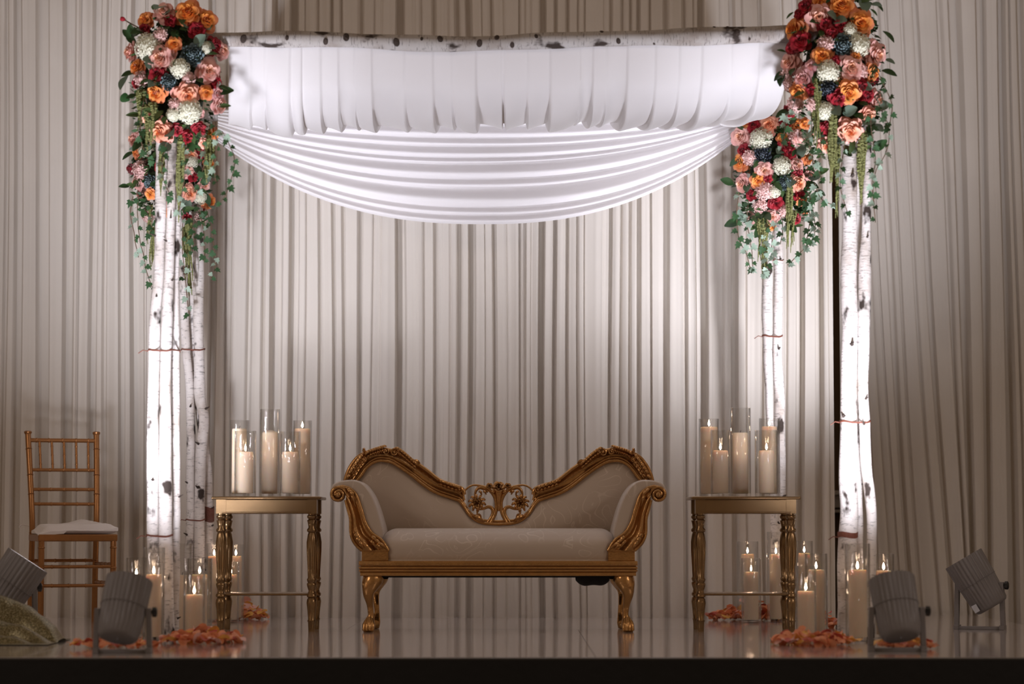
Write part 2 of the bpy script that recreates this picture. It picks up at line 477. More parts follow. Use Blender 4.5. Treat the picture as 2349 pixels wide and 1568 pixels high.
def curtain_panel(px0, px1, Y, fl, z0, z1, label, slant=0.0, seed=0):
    X0 = P(px0, 700, Y).x; X1 = P(px1, 700, Y).x
    fm = [(P(a, 700, Y).x, P(b, 700, Y).x) for a, b in fl]
    n = int((X1 - X0) / .0045); nv = 16
    rnd = random.Random(seed)
    mb = MB()
    edges = sorted([X0 - .3] + [(a + b) / 2 for a, b in fm] + [X1 + .3])
    tilt = [(rnd.uniform(-.30, .30), rnd.uniform(0, .022), rnd.uniform(-.5, .5)) for _ in edges]
    def depth(x, z):
        d = 0
        k = 0
        while k < len(edges) - 2 and edges[k + 1] < x: k += 1
        c = (edges[k] + edges[k + 1]) / 2; hw = max(.004, (edges[k + 1] - edges[k]) / 2)
        q = max(-1, min(1, (x - c) / hw))
        d += (tilt[k][0] * min(hw, .04) * q + tilt[k][1]) * (1 - abs(q) ** 6) + .35 * min(hw, .03) * q * q * .5
        for a, b in fm:
            if b < x - .05 or a > x + .05: continue
            w = b - a
            e = .0045 + .05 * w
            dep = min(.085, .013 + w * 1.55)
            d = max(d, dep * sstep(a - e, a + e, x) * (1 - sstep(b - e, b + e, x)))
        d += .013 * mnoise.noise(Vector((x * 9.0, z * .22, seed))) + .0055 * mnoise.noise(Vector((x * 28.0, z * .3, seed + 5))) + .0018 * mnoise.noise(Vector((x * 70.0, z * .4, seed + 15)))
        return d
    zt = z1
    def fn(u, v):
        z = lerp(z0, z1, v)
        x = lerp(X0, X1, u)
        h = (z - 1.4)
        xs = x + (.030 * mnoise.noise(Vector((x * 2.3, z * .40, 3 + seed))) + .012 * mnoise.noise(Vector((x * 7.0, z * .5, 8 + seed)))) * sstep(X0, X0 + .05, x) * (1 - sstep(X1 - .05, X1, x)) + slant * (1.6 - z) * sstep(X0, X0 + .25, x) * (1 - sstep(X1 - .3, X1, x)) 
        return (xs, Y + depth(x, z), z)
    mb.grid(n, nv, fn)
    o = mb.build('backdrop_drape', M['curtain'])
    return tag(o, label, 'curtain', 'pleated backdrop drapes')
ZT = 3.4
rf = random.Random(77)
for x0_, x1_, L_ in ((-900, -70, folds), (2490, 3000, folds_r)):
    x_ = x0_
    while x_ < x1_:
        w_ = rf.choice((4, 6, 12, 18)); L_.append((x_, x_ + w_)); x_ += w_ + rf.uniform(14, 48)
curtain_panel(-520, 177, YC, folds, 0, ZT, 'pleated off-white drape hanging behind the gold chair', seed=1)
curtain_panel(176, 517, YC + .004, folds, 0, ZT, 'pleated off-white drape directly behind the two left birch posts', seed=2)
curtain_panel(516, 823, YC, folds, 0, ZT, 'pleated off-white drape behind the side table left of the sofa', seed=3)
curtain_panel(822, 1193, YC + .004, folds, 0, ZT, 'pleated off-white drape behind the left half of the sofa', seed=4)
curtain_panel(1192, 1572, YC, folds, 0, ZT, 'pleated off-white drape behind the right half of the sofa', seed=5)
curtain_panel(1571, 1912, YC + .004, folds, 0, ZT, 'bright off-white drape behind the rear right birch post, ending at the dark gap', seed=6)
curtain_panel(1926, 2262, YSB + .05, folds_r, -.7, ZT, 'tan-shaded drape right of the dark gap with folds fanning outward', slant=.055, seed=7)
curtain_panel(2261, 2850, YSB + .054, folds_r, -.7, ZT, 'dim drape past the stage corner behind the grey uplight', slant=.02, seed=8)

# ================================================================== BIRCH CANOPY
def trunk_path(pts, Y, Ybase=None):
    # pts: (left px, right px, py)
    path = []; rad = []
    for (a, b, y) in pts:
        p = P((a + b) / 2, y, Y)
        path.append(tuple(p) + ((b - a) / 2 / S(Y),))
    return path
def trunk(parent, pts, Y, base_py, dy=0.0, seed=0):
    path = trunk_path(pts, Y)
    last = path[-1]
    path.append((last[0], last[1], 0.0, last[3]))
    OBST.append((last[0], last[1] + dy, last[3]))
    n = 46
    sp = spline(path, n)
    mb = MB()
    pp = []; rr = []
    for i, (x, y, z, r) in enumerate(sp):
        j = .004
        pp.append((x + j * mnoise.noise(Vector((z * 5, seed, 1))), y + dy + .012 * mnoise.noise(Vector((z * 1.5, seed, 7))), z))
        rr.append(r * (1 + .10 * mnoise.noise(Vector((z * 9, seed, 3)))))
    mb.tube(pp, rr, 16, ridge=lambda i, a: 1 + .05 * mnoise.noise(Vector((math.cos(a) * 1.5, math.sin(a) * 1.5, i * .3 + seed))))
    o = mb.build('trunk', M['birch'], parent)
    # knots and broken twig stubs
    rnd = random.Random(seed)
    for k in range(4):
        i = rnd.randrange(6, n - 6)
        a = rnd.uniform(-math.pi * .9, -.1)
        d = Vector((math.cos(a), math.sin(a), .35)).normalized()
        c = Vector(pp[i]) + Vector((math.cos(a), math.sin(a), 0)) * rr[i] * .92
        kb = MB()
        L = rnd.uniform(.008, .028)
        kb.tube([c - d * .008, c + d * L * .5, c + d * L], [rr[i] * .30, rr[i] * .17, rr[i] * .10], 8)
        kb.ball(c, (rr[i] * .34, rr[i] * .10, rr[i] * .17), 10, 6, rot=Matrix.Rotation(a + math.pi / 2, 3, 'Z') @ Matrix.Rotation(rnd.uniform(-.5, .5), 3, 'Y'))
        kb.build('knot', M['knot'], o)
    return pp, rr
def twine(parent, trunks, py, Y, turns=2, width=.012):
    z = P(1174, py, Y).z
    pts = []
    for pp, rr in trunks:
        i = min(range(len(pp)), key=lambda k: abs(pp[k][2] - z))
        for k in range(14):
            a = 2 * math.pi * k / 14
            pts.append((pp[i][0] + math.cos(a) * rr[i] * 1.06, pp[i][1] + math.sin(a) * rr[i] * 1.06))
    # convex hull
    pts = sorted(set(pts))
    def half(ps):
        h = []
        for p in ps:
            while len(h) >= 2 and (h[-1][0] - h[-2][0]) * (p[1] - h[-2][1]) - (h[-1][1] - h[-2][1]) * (p[0] - h[-2][0]) <= 0: h.pop()
            h.append(p)
        return h
    hull = half(pts)[:-1] + half(pts[::-1])[:-1]
    mb = MB()
    path = []
    for t in range(turns):
        for i, (x, y) in enumerate(hull):
            path.append((x, y, z + width * (t + i / len(hull)) / turns * 1.0 + .004 * math.sin(i)))
    path.append((hull[0][0], hull[0][1], z + width))
    mb.tube(path, .0022, 6)
    x, y = hull[0]
    mb.tube([(x, y, z), (x - .02, y - .01, z + .004), (x - .04, y - .012, z - .01)], .0022, 5)
    return mb.build('twine', M['twine'], parent)

def post(label, Y, specs, ties):
    c = specs[0][0][-1]
    bx = (c[0] + c[1]) / 2
    root = empty('birch_post', P(bx, 1450, Y) * 1.0)
    root.location.z = 0
    tag(root, label, 'post', 'birch trunk corner posts')
    tr = []
    for i, (pts, dy) in enumerate(specs):
        tr.append(trunk(root, pts, Y, 1462, dy, seed=int(bx) + i * 13))
    for py, n, w, who in ties:
        twine(root, [tr[k] for k in who], py, Y, n, w)
    return root, tr

post('pair of white birch trunks plus one in shade, beside the gold chair', YF,
     [([(370, 392, 60), (358, 386, 300), (356, 381, 480), (352, 376, 620), (345, 371, 700), (339, 366, 860), (336, 364, 1100), (338, 365, 1300), (340, 366, 1440)], 0.0),
      ([(388, 408, 60), (386, 406, 300), (383, 402, 500), (377, 400, 620), (371, 397, 740), (367, 393, 900), (365, 396, 1130), (366, 397, 1300), (374, 402, 1445)], -.01),
      ([(395, 415, 60), (392, 412, 400), (390, 407, 640), (388, 408, 900), (392, 409, 1130), (388, 408, 1300), (386, 406, 1445)], .07)],
     [(805, 2, .006, (0, 1, 2)), (1230, 2, .008, (0, 1))])
post('slender birch trunks bound with copper twine, behind the left side table', YB,
     [([(405, 425, 300), (408, 430, 560), (413, 434, 750), (426, 446, 900), (427, 447, 1060), (427, 447, 1160), (423, 445, 1290), (424, 446, 1400)], 0.0),
      ([(436, 460, 300), (442, 468, 560), (444, 468, 750), (446, 472, 900), (455, 480, 960), (448, 473, 1060), (446, 470, 1160), (446, 470, 1290), (446, 470, 1400)], -.005),
      ([(425, 445, 300), (430, 450, 700), (440, 460, 900), (462, 482, 1060), (466, 486, 1160), (464, 487, 1290), (462, 484, 1400)], .05)],
     [(803, 2, .006, (0, 1)), (1193, 2, .005, (0, 1)), (1196, 15, .075, (2,))])
post('thick bright birch trunks bound with reddish twine, beside the dark gap', YF,
     [([(1930, 1962, 40), (1930, 1967, 340), (1932, 1966, 500), (1928, 1966, 620), (1930, 1967, 760), (1928, 1966, 900), (1925, 1967, 1060), (1927, 1968, 1160), (1922, 1966, 1260), (1920, 1960, 1440)], 0.0),
      ([(1978, 1998, 100), (1980, 1998, 340), (1977, 1998, 520), (1969, 1998, 610), (1968, 1996, 760), (1967, 1992, 900), (1972, 1998, 1030), (1985, 2009, 1160), (1988, 2010, 1260), (1982, 2006, 1440)], -.005),
      ([(1968, 1984, 100), (1967, 1984, 600), (1968, 1982, 1000), (1967, 1986, 1150), (1966, 1988, 1300), (1965, 1988, 1440)], .10)],
     [(969, 2, .008, (0, 1)), (1232, 7, .022, (0,))])
post('slim birch trunk pair rising behind the candles of the right side table', YB,
     [([(1748, 1770, 330), (1747, 1771, 560), (1747, 1772, 700), (1750, 1772, 800), (1754, 1773, 880), (1757, 1774, 960), (1762, 1782, 1100), (1768, 1788, 1200), (1768, 1790, 1400)], 0.0),
      ([(1778, 1800, 330), (1776, 1798, 560), (1774, 1796, 700), (1773, 1795, 800), (1775, 1799, 880), (1776, 1801, 960), (1780, 1804, 1100), (1776, 1800, 1200), (1774, 1798, 1400)], .02)],
     [(772, 2, .008, (0, 1)), (596, 1, .004, (1,))])

# front beam
bp = [(470, 91), (560, 91), (650, 90), (760, 91), (850, 95), (950, 99), (1040, 101), (1130, 99), (1240, 94), (1360, 90), (1480, 87), (1600, 84), (1720, 80), (1830, 78), (1900, 77)]
path = spline([tuple(P(x, y, YF - .03)) + ((18 + 1.8 * math.sin(x * .021) + (2.5 if x > 1500 else 0)) / S(YF),) for x, y in bp], 70)
mb = MB()
mb.tube([p[:3] for p in path], [p[3] for p in path], 18, ridge=lambda i, a: 1 + .05 * mnoise.noise(Vector((math.cos(a), math.sin(a), i * .25))))
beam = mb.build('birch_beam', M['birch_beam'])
tag(beam, 'long white birch log spanning the front of the canopy', 'beam')
for (kx, ky, s) in [(560, 92, 10), (660, 90, 6), (748, 98, 8), (795, 88, 10), (910, 100, 10), (968, 92, 5), (1010, 92, 9), (1100, 102, 9), (1140, 88, 8), (1175, 106, 7), (1230, 86, 6), (1418, 97, 7), (1380, 70, 7), (1500, 102, 4), (1638, 62, 5), (1668, 66, 7), (1690, 78, 8), (1718, 92, 4)]:
    i = min(range(len(path)), key=lambda k: abs(path[k][0] - P(kx, ky, YF - .03).x))
    q = P(kx, ky, YF - .03)
    dz = max(-.94, min(.94, (q.z - path[i][2]) / path[i][3]))
    c = Vector((q.x, path[i][1] - path[i][3] * math.sqrt(1 - dz * dz) * .98, path[i][2] + dz * path[i][3] * .98))
    kb = MB(); r = s / S(YF)
    kb.ball(c, (r * .75, r * .28, r * 1.05), 10, 6, rot=Matrix.Rotation(math.asin(dz) * -.9, 3, 'X') @ Matrix.Rotation(.3 * math.sin(kx), 3, 'Y'))
    kb.build('knot', M['knot'], beam)
# rear beam, mostly behind the swag
mb = MB()
pr = [tuple(P(x, 268 + 3 * math.sin(x * .01), YB + .075)) for x in range(450, 1790, 60)]
mb.tube(pr, 13 / S(YB), 12)
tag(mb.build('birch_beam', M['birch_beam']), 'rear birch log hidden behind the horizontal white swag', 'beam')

# canopy ceiling cloth: hangs from the front beam, sags, climbs to the rear beam
cf = [524, 574, 608, 666, 692, 735, 775, 813, 853, 928, 994, 1037, 1093, 1156, 1210, 1262, 1332, 1362, 1392, 1440, 1505, 1560, 1612, 1680, 1745, 1808]
ZB = P(1174, 104, YF).z
def canopy(u, v):
    px = lerp(524, 1808, u)
    for i in range(len(cf) - 1):
        if px <= cf[i + 1] + 1e-6: break
    t = (px - cf[i]) / (cf[i + 1] - cf[i])
    w = (cf[i + 1] - cf[i])
    rr = random.Random(i * 7 + 1)
    lo = rr.uniform(-.030, .026)
    # each fold swells slowly to one side and tucks under its neighbour
    f = t if px < 1150 else 1 - t
    bul = (f ** .7 if f < .9 else math.sqrt(max(0, 1 - ((f - .9) / .1) ** 2)) * .93) * (.020 + w * .00042)
    y = lerp(YF - .005, YB + .01, v)
    ztop = lerp(P(px, lerp(108, 98, sstep(1300, 1800, px)), YF).z, P(px, 262, YB).z, v)
    sag = math.sin(math.pi * (v ** .46)) ** .85
    depth = .245 - .03 * sstep(.75, 1, u) + .012 * math.sin(u * 8) + lo * math.sin(math.pi * t) ** .5
    x = P(px, 300, YF).x * (lerp(y / YF, 1, u * 2) if u < .5 else lerp(1, .965, (u * 2 - 1) * v))
    env = (.25 + .75 * sstep(0, .15, v)) * (1 - sstep(.85, 1, v))
    return (x, y - bul * .5 * env * (1 - .6 * sstep(.1, .3, v)), ztop - depth * sag - bul * .9 * env * sstep(.02, .2, v))
mb = MB(); mb.grid(520, 40, canopy)
o = mb.build('canopy_cloth', M['white_cloth']); tag(o, 'sheer white ceiling cloth gathered in folds below the front birch log', 'canopy')

# rear swag: horizontal folds between the rear posts
SW = [0, .07, .15, .25, .32, .42, .475, .62, .70, .86, .925, 1.0]
def swag(u, v):
    t = 2 * u - 1
    cx = lerp(500, 1716, u)
    yend = lerp(250, 326, v) if t < 0 else lerp(246, 300, v)
    yc = lerp(250, 514, v)
    sh = 1 - abs(t) ** 2.4
    py = yend + (yc - yend) * sh
    vv = min(.9999, max(0, v + .012 * math.sin(u * 4.2 + v * 8) * (1 - v) * v * 4))
    k = max(i for i in range(len(SW) - 1) if SW[i] <= vv)
    f = (vv - SW[k]) / (SW[k + 1] - SW[k])
    am = lerp(.30, 1, sh) * (.010 + .20 * (SW[k + 1] - SW[k]))
    d = am * math.sin(math.pi * f ** 1.5) ** 1.2
    p = P(cx, py, YB + .02 - .10 * sh * v)
    return (p.x, p.y - d, p.z)
mb = MB(); mb.grid(110, 240, swag)
o = mb.build('canopy_swag', M['white_cloth']); tag(o, 'white cloth swag with horizontal folds drooping between the rear posts', 'canopy')

# ================================================================== FLOWERS
def rose_mesh(seed, tight=0.0):
    rnd = random.Random(seed)
    mb = MB()
    layers = [(2, .09, .66, .15), (3, .17, .66, .22), (4, .27, .63, .30), (5, .39, .57, .38), (5, .53, .47, .46), (5, .70, .32, .55), (6, .88, .10, .62), (5, .98, -.14, .66)]
    for li, (n, rt, h, rb) in enumerate(layers):
        a0 = rnd.uniform(0, 6.28)
        for k in range(n):
            a = a0 + 2 * math.pi * k / n + rnd.uniform(-.12, .12)
            w = math.pi / n * 1.28
            rt_ = rt * rnd.uniform(.94, 1.06); h_ = h + rnd.uniform(-.05, .05)
            lip = .03 + .11 * li / 7
            ph = rnd.uniform(0, 6)
            def fn(u, v):
                uu = 2 * u - 1
                v = v * (1 - .20 * uu * uu - .05 * abs(uu))          # rounded petal outline
                wid = w * (.62 + .38 * math.sin(v * math.pi * .62))
                r = rb * .35 + (rt_ - rb * .35) * v ** 1.25 + uu * .05 - .03 * uu * uu
                z = -.55 + (h_ + .55) * math.sin(v * math.pi / 2)
                if v > .68:
                    q = (v - .68) / .32
                    r += lip * q * q; z -= lip * .8 * q ** 3
                z += .02 * math.sin(uu * 4 + ph) * v
                an = a + uu * wid
                return (r * math.cos(an), r * math.sin(an), z)
            mb.grid(7, 6, fn)
    mb.ball((0, 0, -.45), (.42, .42, .25), 8, 4)
    return mb
def bud_mesh():
    mb = MB()
    for k in range(5):
        a = k * 1.257
        def fn(u, v):
            uu = 2 * u - 1
            r = .55 * math.sin(v * math.pi * .8) + .05 + .05 * uu
            return (r * math.cos(a + uu * .8), r * math.sin(a + uu * .8), -.7 + 1.5 * v)
        mb.grid(4, 5, fn)
    return mb
def cluster_mesh(seed, nf, npet, fs, dome=.75, ruffle=.0):
    rnd = random.Random(seed); mb = MB()
    for i in range(nf):
        z = 1 - (i + .5) / nf * 1.25
        r = math.sqrt(max(0, 1 - z * z)); a = i * 2.39996 + rnd.uniform(-.2, .2)
        n = Vector((r * math.cos(a), r * math.sin(a), max(z, -.2) + .15)).normalized()
        c = Vector((r * math.cos(a), r * math.sin(a), z * dome)) * rnd.uniform(.86, 1.04)
        q = n.to_track_quat('Z', 'Y').to_matrix() @ Matrix.Rotation(rnd.uniform(0, 6), 3, 'Z')
        s = fs * rnd.uniform(.8, 1.2)
        for k in range(npet):
            b = 2 * math.pi * k / npet
            d = Vector((math.cos(b), math.sin(b), 0)); e = Vector((-math.sin(b), math.cos(b), 0))
            wd = 1.9 / npet
            pts = [Vector((0, 0, -.1)), d * .55 - e * wd * .62 + Vector((0, 0, .12 + ruffle * rnd.uniform(-.3, .5))), d * 1.0 + Vector((0, 0, .02 + ruffle * rnd.uniform(-.3, .5))), d * .55 + e * wd * .62 + Vector((0, 0, .12))]
            mb.add([c + q @ (p * s) for p in pts], [(0, 1, 2, 3)])
    mb.ball((0, 0, -.05), (.8, .8, .62), 10, 6)
    return mb
def succ_mesh(seed, n=46, point=1.0):
    rnd = random.Random(seed); mb = MB()
    for i in range(n):
        t = i / (n - 1)
        a = i * 2.39996
        rad = .06 + .94 * t ** .8
        tilt = lerp(1.35, .12, t ** .8)          # inner leaves stand up
        L = lerp(.22, .48, t); w = lerp(.10, .235, t)
        d = Vector((math.cos(a), math.sin(a), 0)); e = Vector((-math.sin(a), math.cos(a), 0))
        up = Vector((0, 0, 1))
        dirv = d * math.cos(tilt) + up * math.sin(tilt)
        nrm = up * math.cos(tilt) - d * math.sin(tilt)
        base = d * max(0, rad - L * math.cos(tilt)) + up * lerp(.32, -.12, t)
        tip = base + dirv * L
        pts = [base - e * w * .5, base + e * w * .5, base + dirv * L * .62 + e * w - nrm * (-.04), base + dirv * L * .86 + e * w * .55 + nrm * .05, tip + nrm * .11 * point, base + dirv * L * .86 - e * w * .55 + nrm * .05,
               base + dirv * L * .62 - e * w + nrm * .04, base + dirv * L * .6 - nrm * .02, base + dirv * L * .5 - nrm * .10]
        mb.add(pts, [(0, 1, 2, 7), (0, 7, 6), (7, 2, 3, 4), (7, 4, 5, 6), (1, 0, 8), (2, 1, 8), (0, 6, 8), (3, 2, 8), (4, 3, 8), (5, 4, 8), (6, 5, 8)])
    return mb
def leaf_mesh(kind):
    mb = MB()
    if kind == 'ivy':
        out = [(0, 0), (.30, -.10), (.50, .18), (.30, .30), (.42, .62), (.16, .58), (0, 1.0), (-.16, .58), (-.42, .62), (-.30, .30), (-.50, .18), (-.30, -.10)]
        vs = [(x, y, .10 * abs(x) - .25 * y * y) for x, y in out] + [(0, .3, -.05)]
        n = len(out)
        mb.add(vs, [(i, (i + 1) % n, n) for i in range(n)])
        mb.tube([(0, -.3, .04), (0, 0, 0)], .02, 4)
    else:
        w = {'oval': .30, 'lance': .19, 'round': .40}[kind]
        def fn(u, v):
            x = (2 * u - 1) * w * math.sin(math.pi * min(1, v * .94 + .03)) ** .75
            return (x, v, .22 * abs(x) - .28 * v * v)
        mb.grid(5, 6, fn)
    return mb
PROTO = {}
def proto(key, fn, m):
    if key not in PROTO:
        mb = fn(); me = bpy.data.meshes.new(key)
        me.from_pydata(mb.v, [], mb.f); me.update(); me.materials.append(M[m])
        me.polygons.foreach_set('use_smooth', [True] * len(me.polygons))
        PROTO[key] = me
    return PROTO[key]
for c in ('orange', 'peach', 'pink', 'mauve', 'red'):
    for s in (1, 2, 3):
        proto('rose_%s_%d' % (c, s), lambda s=s: rose_mesh(s * 11), 'rose_' + c)
for s in (1, 2):
    proto('hydrangea_%d' % s, lambda s=s: cluster_mesh(s, 70, 4, .26), 'hydrangea')
    proto('stock_%d' % s, lambda s=s: cluster_mesh(s + 9, 30, 5, .40, .7, .8), 'stock')
proto('succ_1', lambda: succ_mesh(1), 'succ')
proto('succ_2', lambda: succ_mesh(2, 40, 1.6), 'succ_dark')
proto('bud', bud_mesh, 'rose_red')
for k, m in (('oval', 'leaf_dark'), ('lance', 'leaf_mid'), ('round', 'leaf_euc')):
    proto('leaf_' + k, lambda k=k: leaf_mesh(k), m)
proto('leaf_ivy', lambda: leaf_mesh('ivy'), 'leaf_ivy')
proto('leaf_ivy_pale', lambda: leaf_mesh('ivy'), 'leaf_pale')

def inst(name, key, parent, wpos, nrm, size, roll=0.0, label=None):
    o = bpy.data.objects.new(name, PROTO[key])
    COL.objects.link(o)
    q = Vector(nrm).normalized().to_track_quat('Z', 'Y')
    o.rotation_euler = (q.to_matrix() @ Matrix.Rotation(roll, 3, 'Z')).to_euler()
    o.scale = (size, size, size)
    o.parent = parent
    o.location = Vector(wpos) - woff(parent)
    if label: o['label'] = label
    return o
def inst_leaf(name, key, parent, wpos, direction, face, size, off=None):
    # leaf's +Y along direction, its face (+Z) towards 'face'
    o = bpy.data.objects.new(name, PROTO[key]); COL.objects.link(o)
    y = Vector(direction).normalized(); z = Vector(face); z = (z - y * z.dot(y)).normalized(); x = y.cross(z)
    R = Matrix((x, y, z)).transposed()
    o.rotation_euler = R.to_euler(); o.scale = (size, size, size)
    o.parent = parent
    o.location = Vector(wpos) - (off if off is not None else woff(parent))
    return o

NAMES = {'o': ('orange_rose', 'rose_orange'), 'e': ('peach_rose', 'rose_peach'), 'p': ('pink_rose', 'rose_pink'), 'm': ('mauve_rose', 'rose_mauve'), 'r': ('red_rose', 'rose_red'),
         'h': ('hydrangea', 'hydrangea'), 's': ('stock_flower', 'stock'), 'u': ('succulent', 'succ_1'), 'd': ('succulent', 'succ_2')}
def arrangement(name_label, axis, Y, flowers, vines, tassels, leaves, group, seed, core):
    rnd = random.Random(seed)
    ax, ay0, ay1, R = axis                     # px axis, py top, py bottom, px radius
    s = S(Y)
    root = empty('flower_arrangement', P(ax, ay1, Y))
    tag(root, name_label, 'flowers', group)
    Rm = R / s
    # foam core
    mb = MB()
    c0, c1, cr = core
    prof = []
    zb, zt = P(ax, c1, Y).z, P(ax, c0, Y).z
    for i in range(9):
        t = i / 8
        prof.append((max(.01, cr / s * math.sin(math.pi * (.06 + .88 * t)) ** .5), lerp(zb, zt, t)))
    pc = P(ax, (c0 + c1) / 2, Y)
    mb.lathe(prof, (pc.x, pc.y, 0), 16)
    mb.build('floral_foam', M['core'], root)
    def surf(px, py, push=1.0):
        dx = (px - ax) / s
        q = max(-.93, min(.93, dx / (Rm * 1.02)))
        t = (py - ay0) / (ay1 - ay0)
        tap = .55 + .45 * math.sin(math.pi * min(1, max(0, .12 + .76 * t)))
        dy = -math.sqrt(1 - q * q) * Rm * .92 * tap * push
        n = Vector((q * .9, -math.sqrt(1 - q * q) - .15, (.42 - t) * .8 - .05)).normalized()
        return P(px, py, Y + dy), n
    for (k, px, py, d) in flowers:
        p, n = surf(px, py)
        nm, key = NAMES[k]
        if k in 'oepmr': key += '_%d' % rnd.choice((1, 2, 3))
        elif k in 'hs': key += '_%d' % rnd.choice((1, 2))
        n = (n + Vector((rnd.uniform(-.28, .28), rnd.uniform(-.2, .1), rnd.uniform(-.25, .18)))).normalized()
        sc = d / s / 2 * (1.22 if k in 'oepmr' else 1.10)
        inst(nm, key, root, p - n * sc * .25, n, sc, rnd.uniform(0, 6.28))
    # flowers on the unseen back, for other viewpoints
    for i in range(16):
        a = rnd.uniform(.15, math.pi - .15)
        z = lerp(zb, zt, rnd.uniform(.05, .95))
        n = Vector((math.cos(a), math.sin(a), rnd.uniform(-.2, .4)))
        k = rnd.choice('oeprrhps')
        nm, key = NAMES[k]; key += '_1'
        sc = rnd.uniform(14, 24) / s
        inst(nm, key, root, Vector((pc.x + math.cos(a) * Rm * .8, pc.y + math.sin(a) * Rm * .8, z)), n, sc, rnd.uniform(0, 6))
    # filler leaves
    for i in range(leaves):
        py = lerp(ay0 - 6, ay1 + 6, rnd.random()); 
        px = ax + rnd.uniform(-1.02, 1.02) * R * (.62 + .38 * math.sin(math.pi * min(1, max(0, .1 + .8 * (py - ay0) / (ay1 - ay0)))))
        p, n = surf(px, py, .86)
        k = rnd.choice(('leaf_oval', 'leaf_oval', 'leaf_lance', 'leaf_round', 'leaf_lance'))
        d = Vector((n.x + rnd.uniform(-.7, .7), n.y * .5 + rnd.uniform(-.4, .2), rnd.uniform(-.9, .5)))
        inst_leaf('leaf', k, root, p, d, n + Vector((0, -.3, .6)), rnd.uniform(20, 40) / s)
    # dense small greenery as one uncountable part
    mb = MB()
    for i in range(750):
        a = rnd.uniform(0, 6.283); t = rnd.random()
        tap = .55 + .45 * math.sin(math.pi * (.12 + .76 * (1 - t)))
        r = Rm * tap * rnd.uniform(.62, .9)
        c = Vector((pc.x + math.cos(a) * r, pc.y + math.sin(a) * r, lerp(zb - .02, zt + .02, t)))
        d = Vector((math.cos(a) + rnd.uniform(-.6, .6), math.sin(a) + rnd.uniform(-.6, .6), rnd.uniform(-.9, .6))).normalized()
        e = d.cross(Vector((rnd.uniform(-1, 1), rnd.uniform(-1, 1), 1))).normalized()
        L = rnd.uniform(10, 22) / s; w = L * .28
        mb.add([c, c + d * L * .5 + e * w, c + d * L, c + d * L * .5 - e * w], [(0, 1, 2, 3)])
    mb.build('greenery', M['leaf_dark'], root, kind='stuff')
    # ivy vines
    for (pts, n, pale) in vines:
        dyv = -Rm * .8
        path = []
        for i, q in enumerate(pts):
            p = P(q[0], q[1], Y + (q[2] if len(q) > 2 else dyv * .9))
            path.append(tuple(p))
        sp = spline(path, 22)
        mb = MB(); mb.tube([Vector(p) + Vector((.004 * mnoise.noise(Vector(p) * 20), 0, 0)) for p in sp], 1.1 / s, 5)
        v = mb.build('ivy_vine', M['stem'], root)
        off = woff(root)
        for k in range(n):
            t = (k + .6) / n
            i = min(20, int(t * 21)); f = t * 21 - i
            p = Vector(sp[i]).lerp(Vector(sp[i + 1]), f)
            side = 1 if k % 2 else -1
            d = Vector((side * rnd.uniform(.2, 1), rnd.uniform(-.6, .1), rnd.uniform(-1.1, -.1)))
            inst_leaf('leaf', 'leaf_ivy_pale' if rnd.random() < pale else 'leaf_ivy', v, p + Vector((side * 2 / s, -.004, 0)), d, Vector((rnd.uniform(-.7, .7), -1, rnd.uniform(-.1, .8))), rnd.uniform(11, 20) / s, off=off)
    # amaranthus tassels
    for (px, py0, py1, w) in tassels:
        p0, n0 = surf(px, min(py0, ay1), .95)
        p0 = P(px, py0, p0.y)
        sx = rnd.uniform(-6, 6)
        mb = MB()
        zs = 60
        for st in range(4):
            path = []; rad = []
            ox = (st - 1.5) * w * .26; L_ = rnd.uniform(.72, 1.0) if st else 1.0
            for i in range(zs):
                t = i / (zs - 1)
                q = P(px + ox * (1 - .5 * t) + sx * t + 2 * math.sin(t * 7 + px + st), lerp(py0, lerp(py0, py1, L_), t), p0.y - .008 * math.sin(st * 2.1))
                path.append(q); rad.append(w * .30 / s * (1 - .7 * t ** 1.5) * (1 + .55 * mnoise.noise(Vector((i * 1.3, px, st)))) * (.6 + .4 * sstep(0, .1, t)))
            mb.tube(path, rad, 6, ridge=lambda i, a: 1 + .7 * mnoise.noise(Vector((a * 2.3, i * 1.1, px + st))))
        mb.build('amaranthus_tassel', M['amaranth'], root)
    return root

FLA = [('p', 374, 25, 44), ('o', 430, 26, 58), ('o', 474, 44, 48), ('o', 331, 44, 36), ('p', 366, 133, 60), ('p', 479, 161, 52), ('p', 296, 118, 42), ('o', 311, 153, 36), ('o', 355, 213, 44),
       ('e', 430, 218, 54), ('e', 366, 301, 52), ('p', 507, 243, 36), ('o', 474, 211, 30), ('p', 512, 115, 38), ('m', 502, 211, 34), ('o', 398, 99, 32), ('r', 328, 67, 26), ('r', 452, 65, 38), ('r', 495, 105, 38),
       ('r', 359, 168, 40), ('r', 492, 184, 34), ('r', 430, 317, 30), ('r', 407, 300, 28), ('r', 457, 295, 28), ('r', 310, 190, 22), ('r', 391, 46, 24), ('u', 441, 125, 58), ('u', 387, 191, 46),
       ('h', 339, 108, 60), ('h', 412, 156, 42), ('h', 436, 254, 54), ('h', 474, 110, 28), ('s', 321, 181, 32), ('s', 434, 180, 26), ('s', 366, 80, 32), ('s', 400, 240, 26), ('h', 398, 262, 30), ('e', 470, 330, 22), ('r', 346, 262, 22), ('e', 336, 276, 20)]
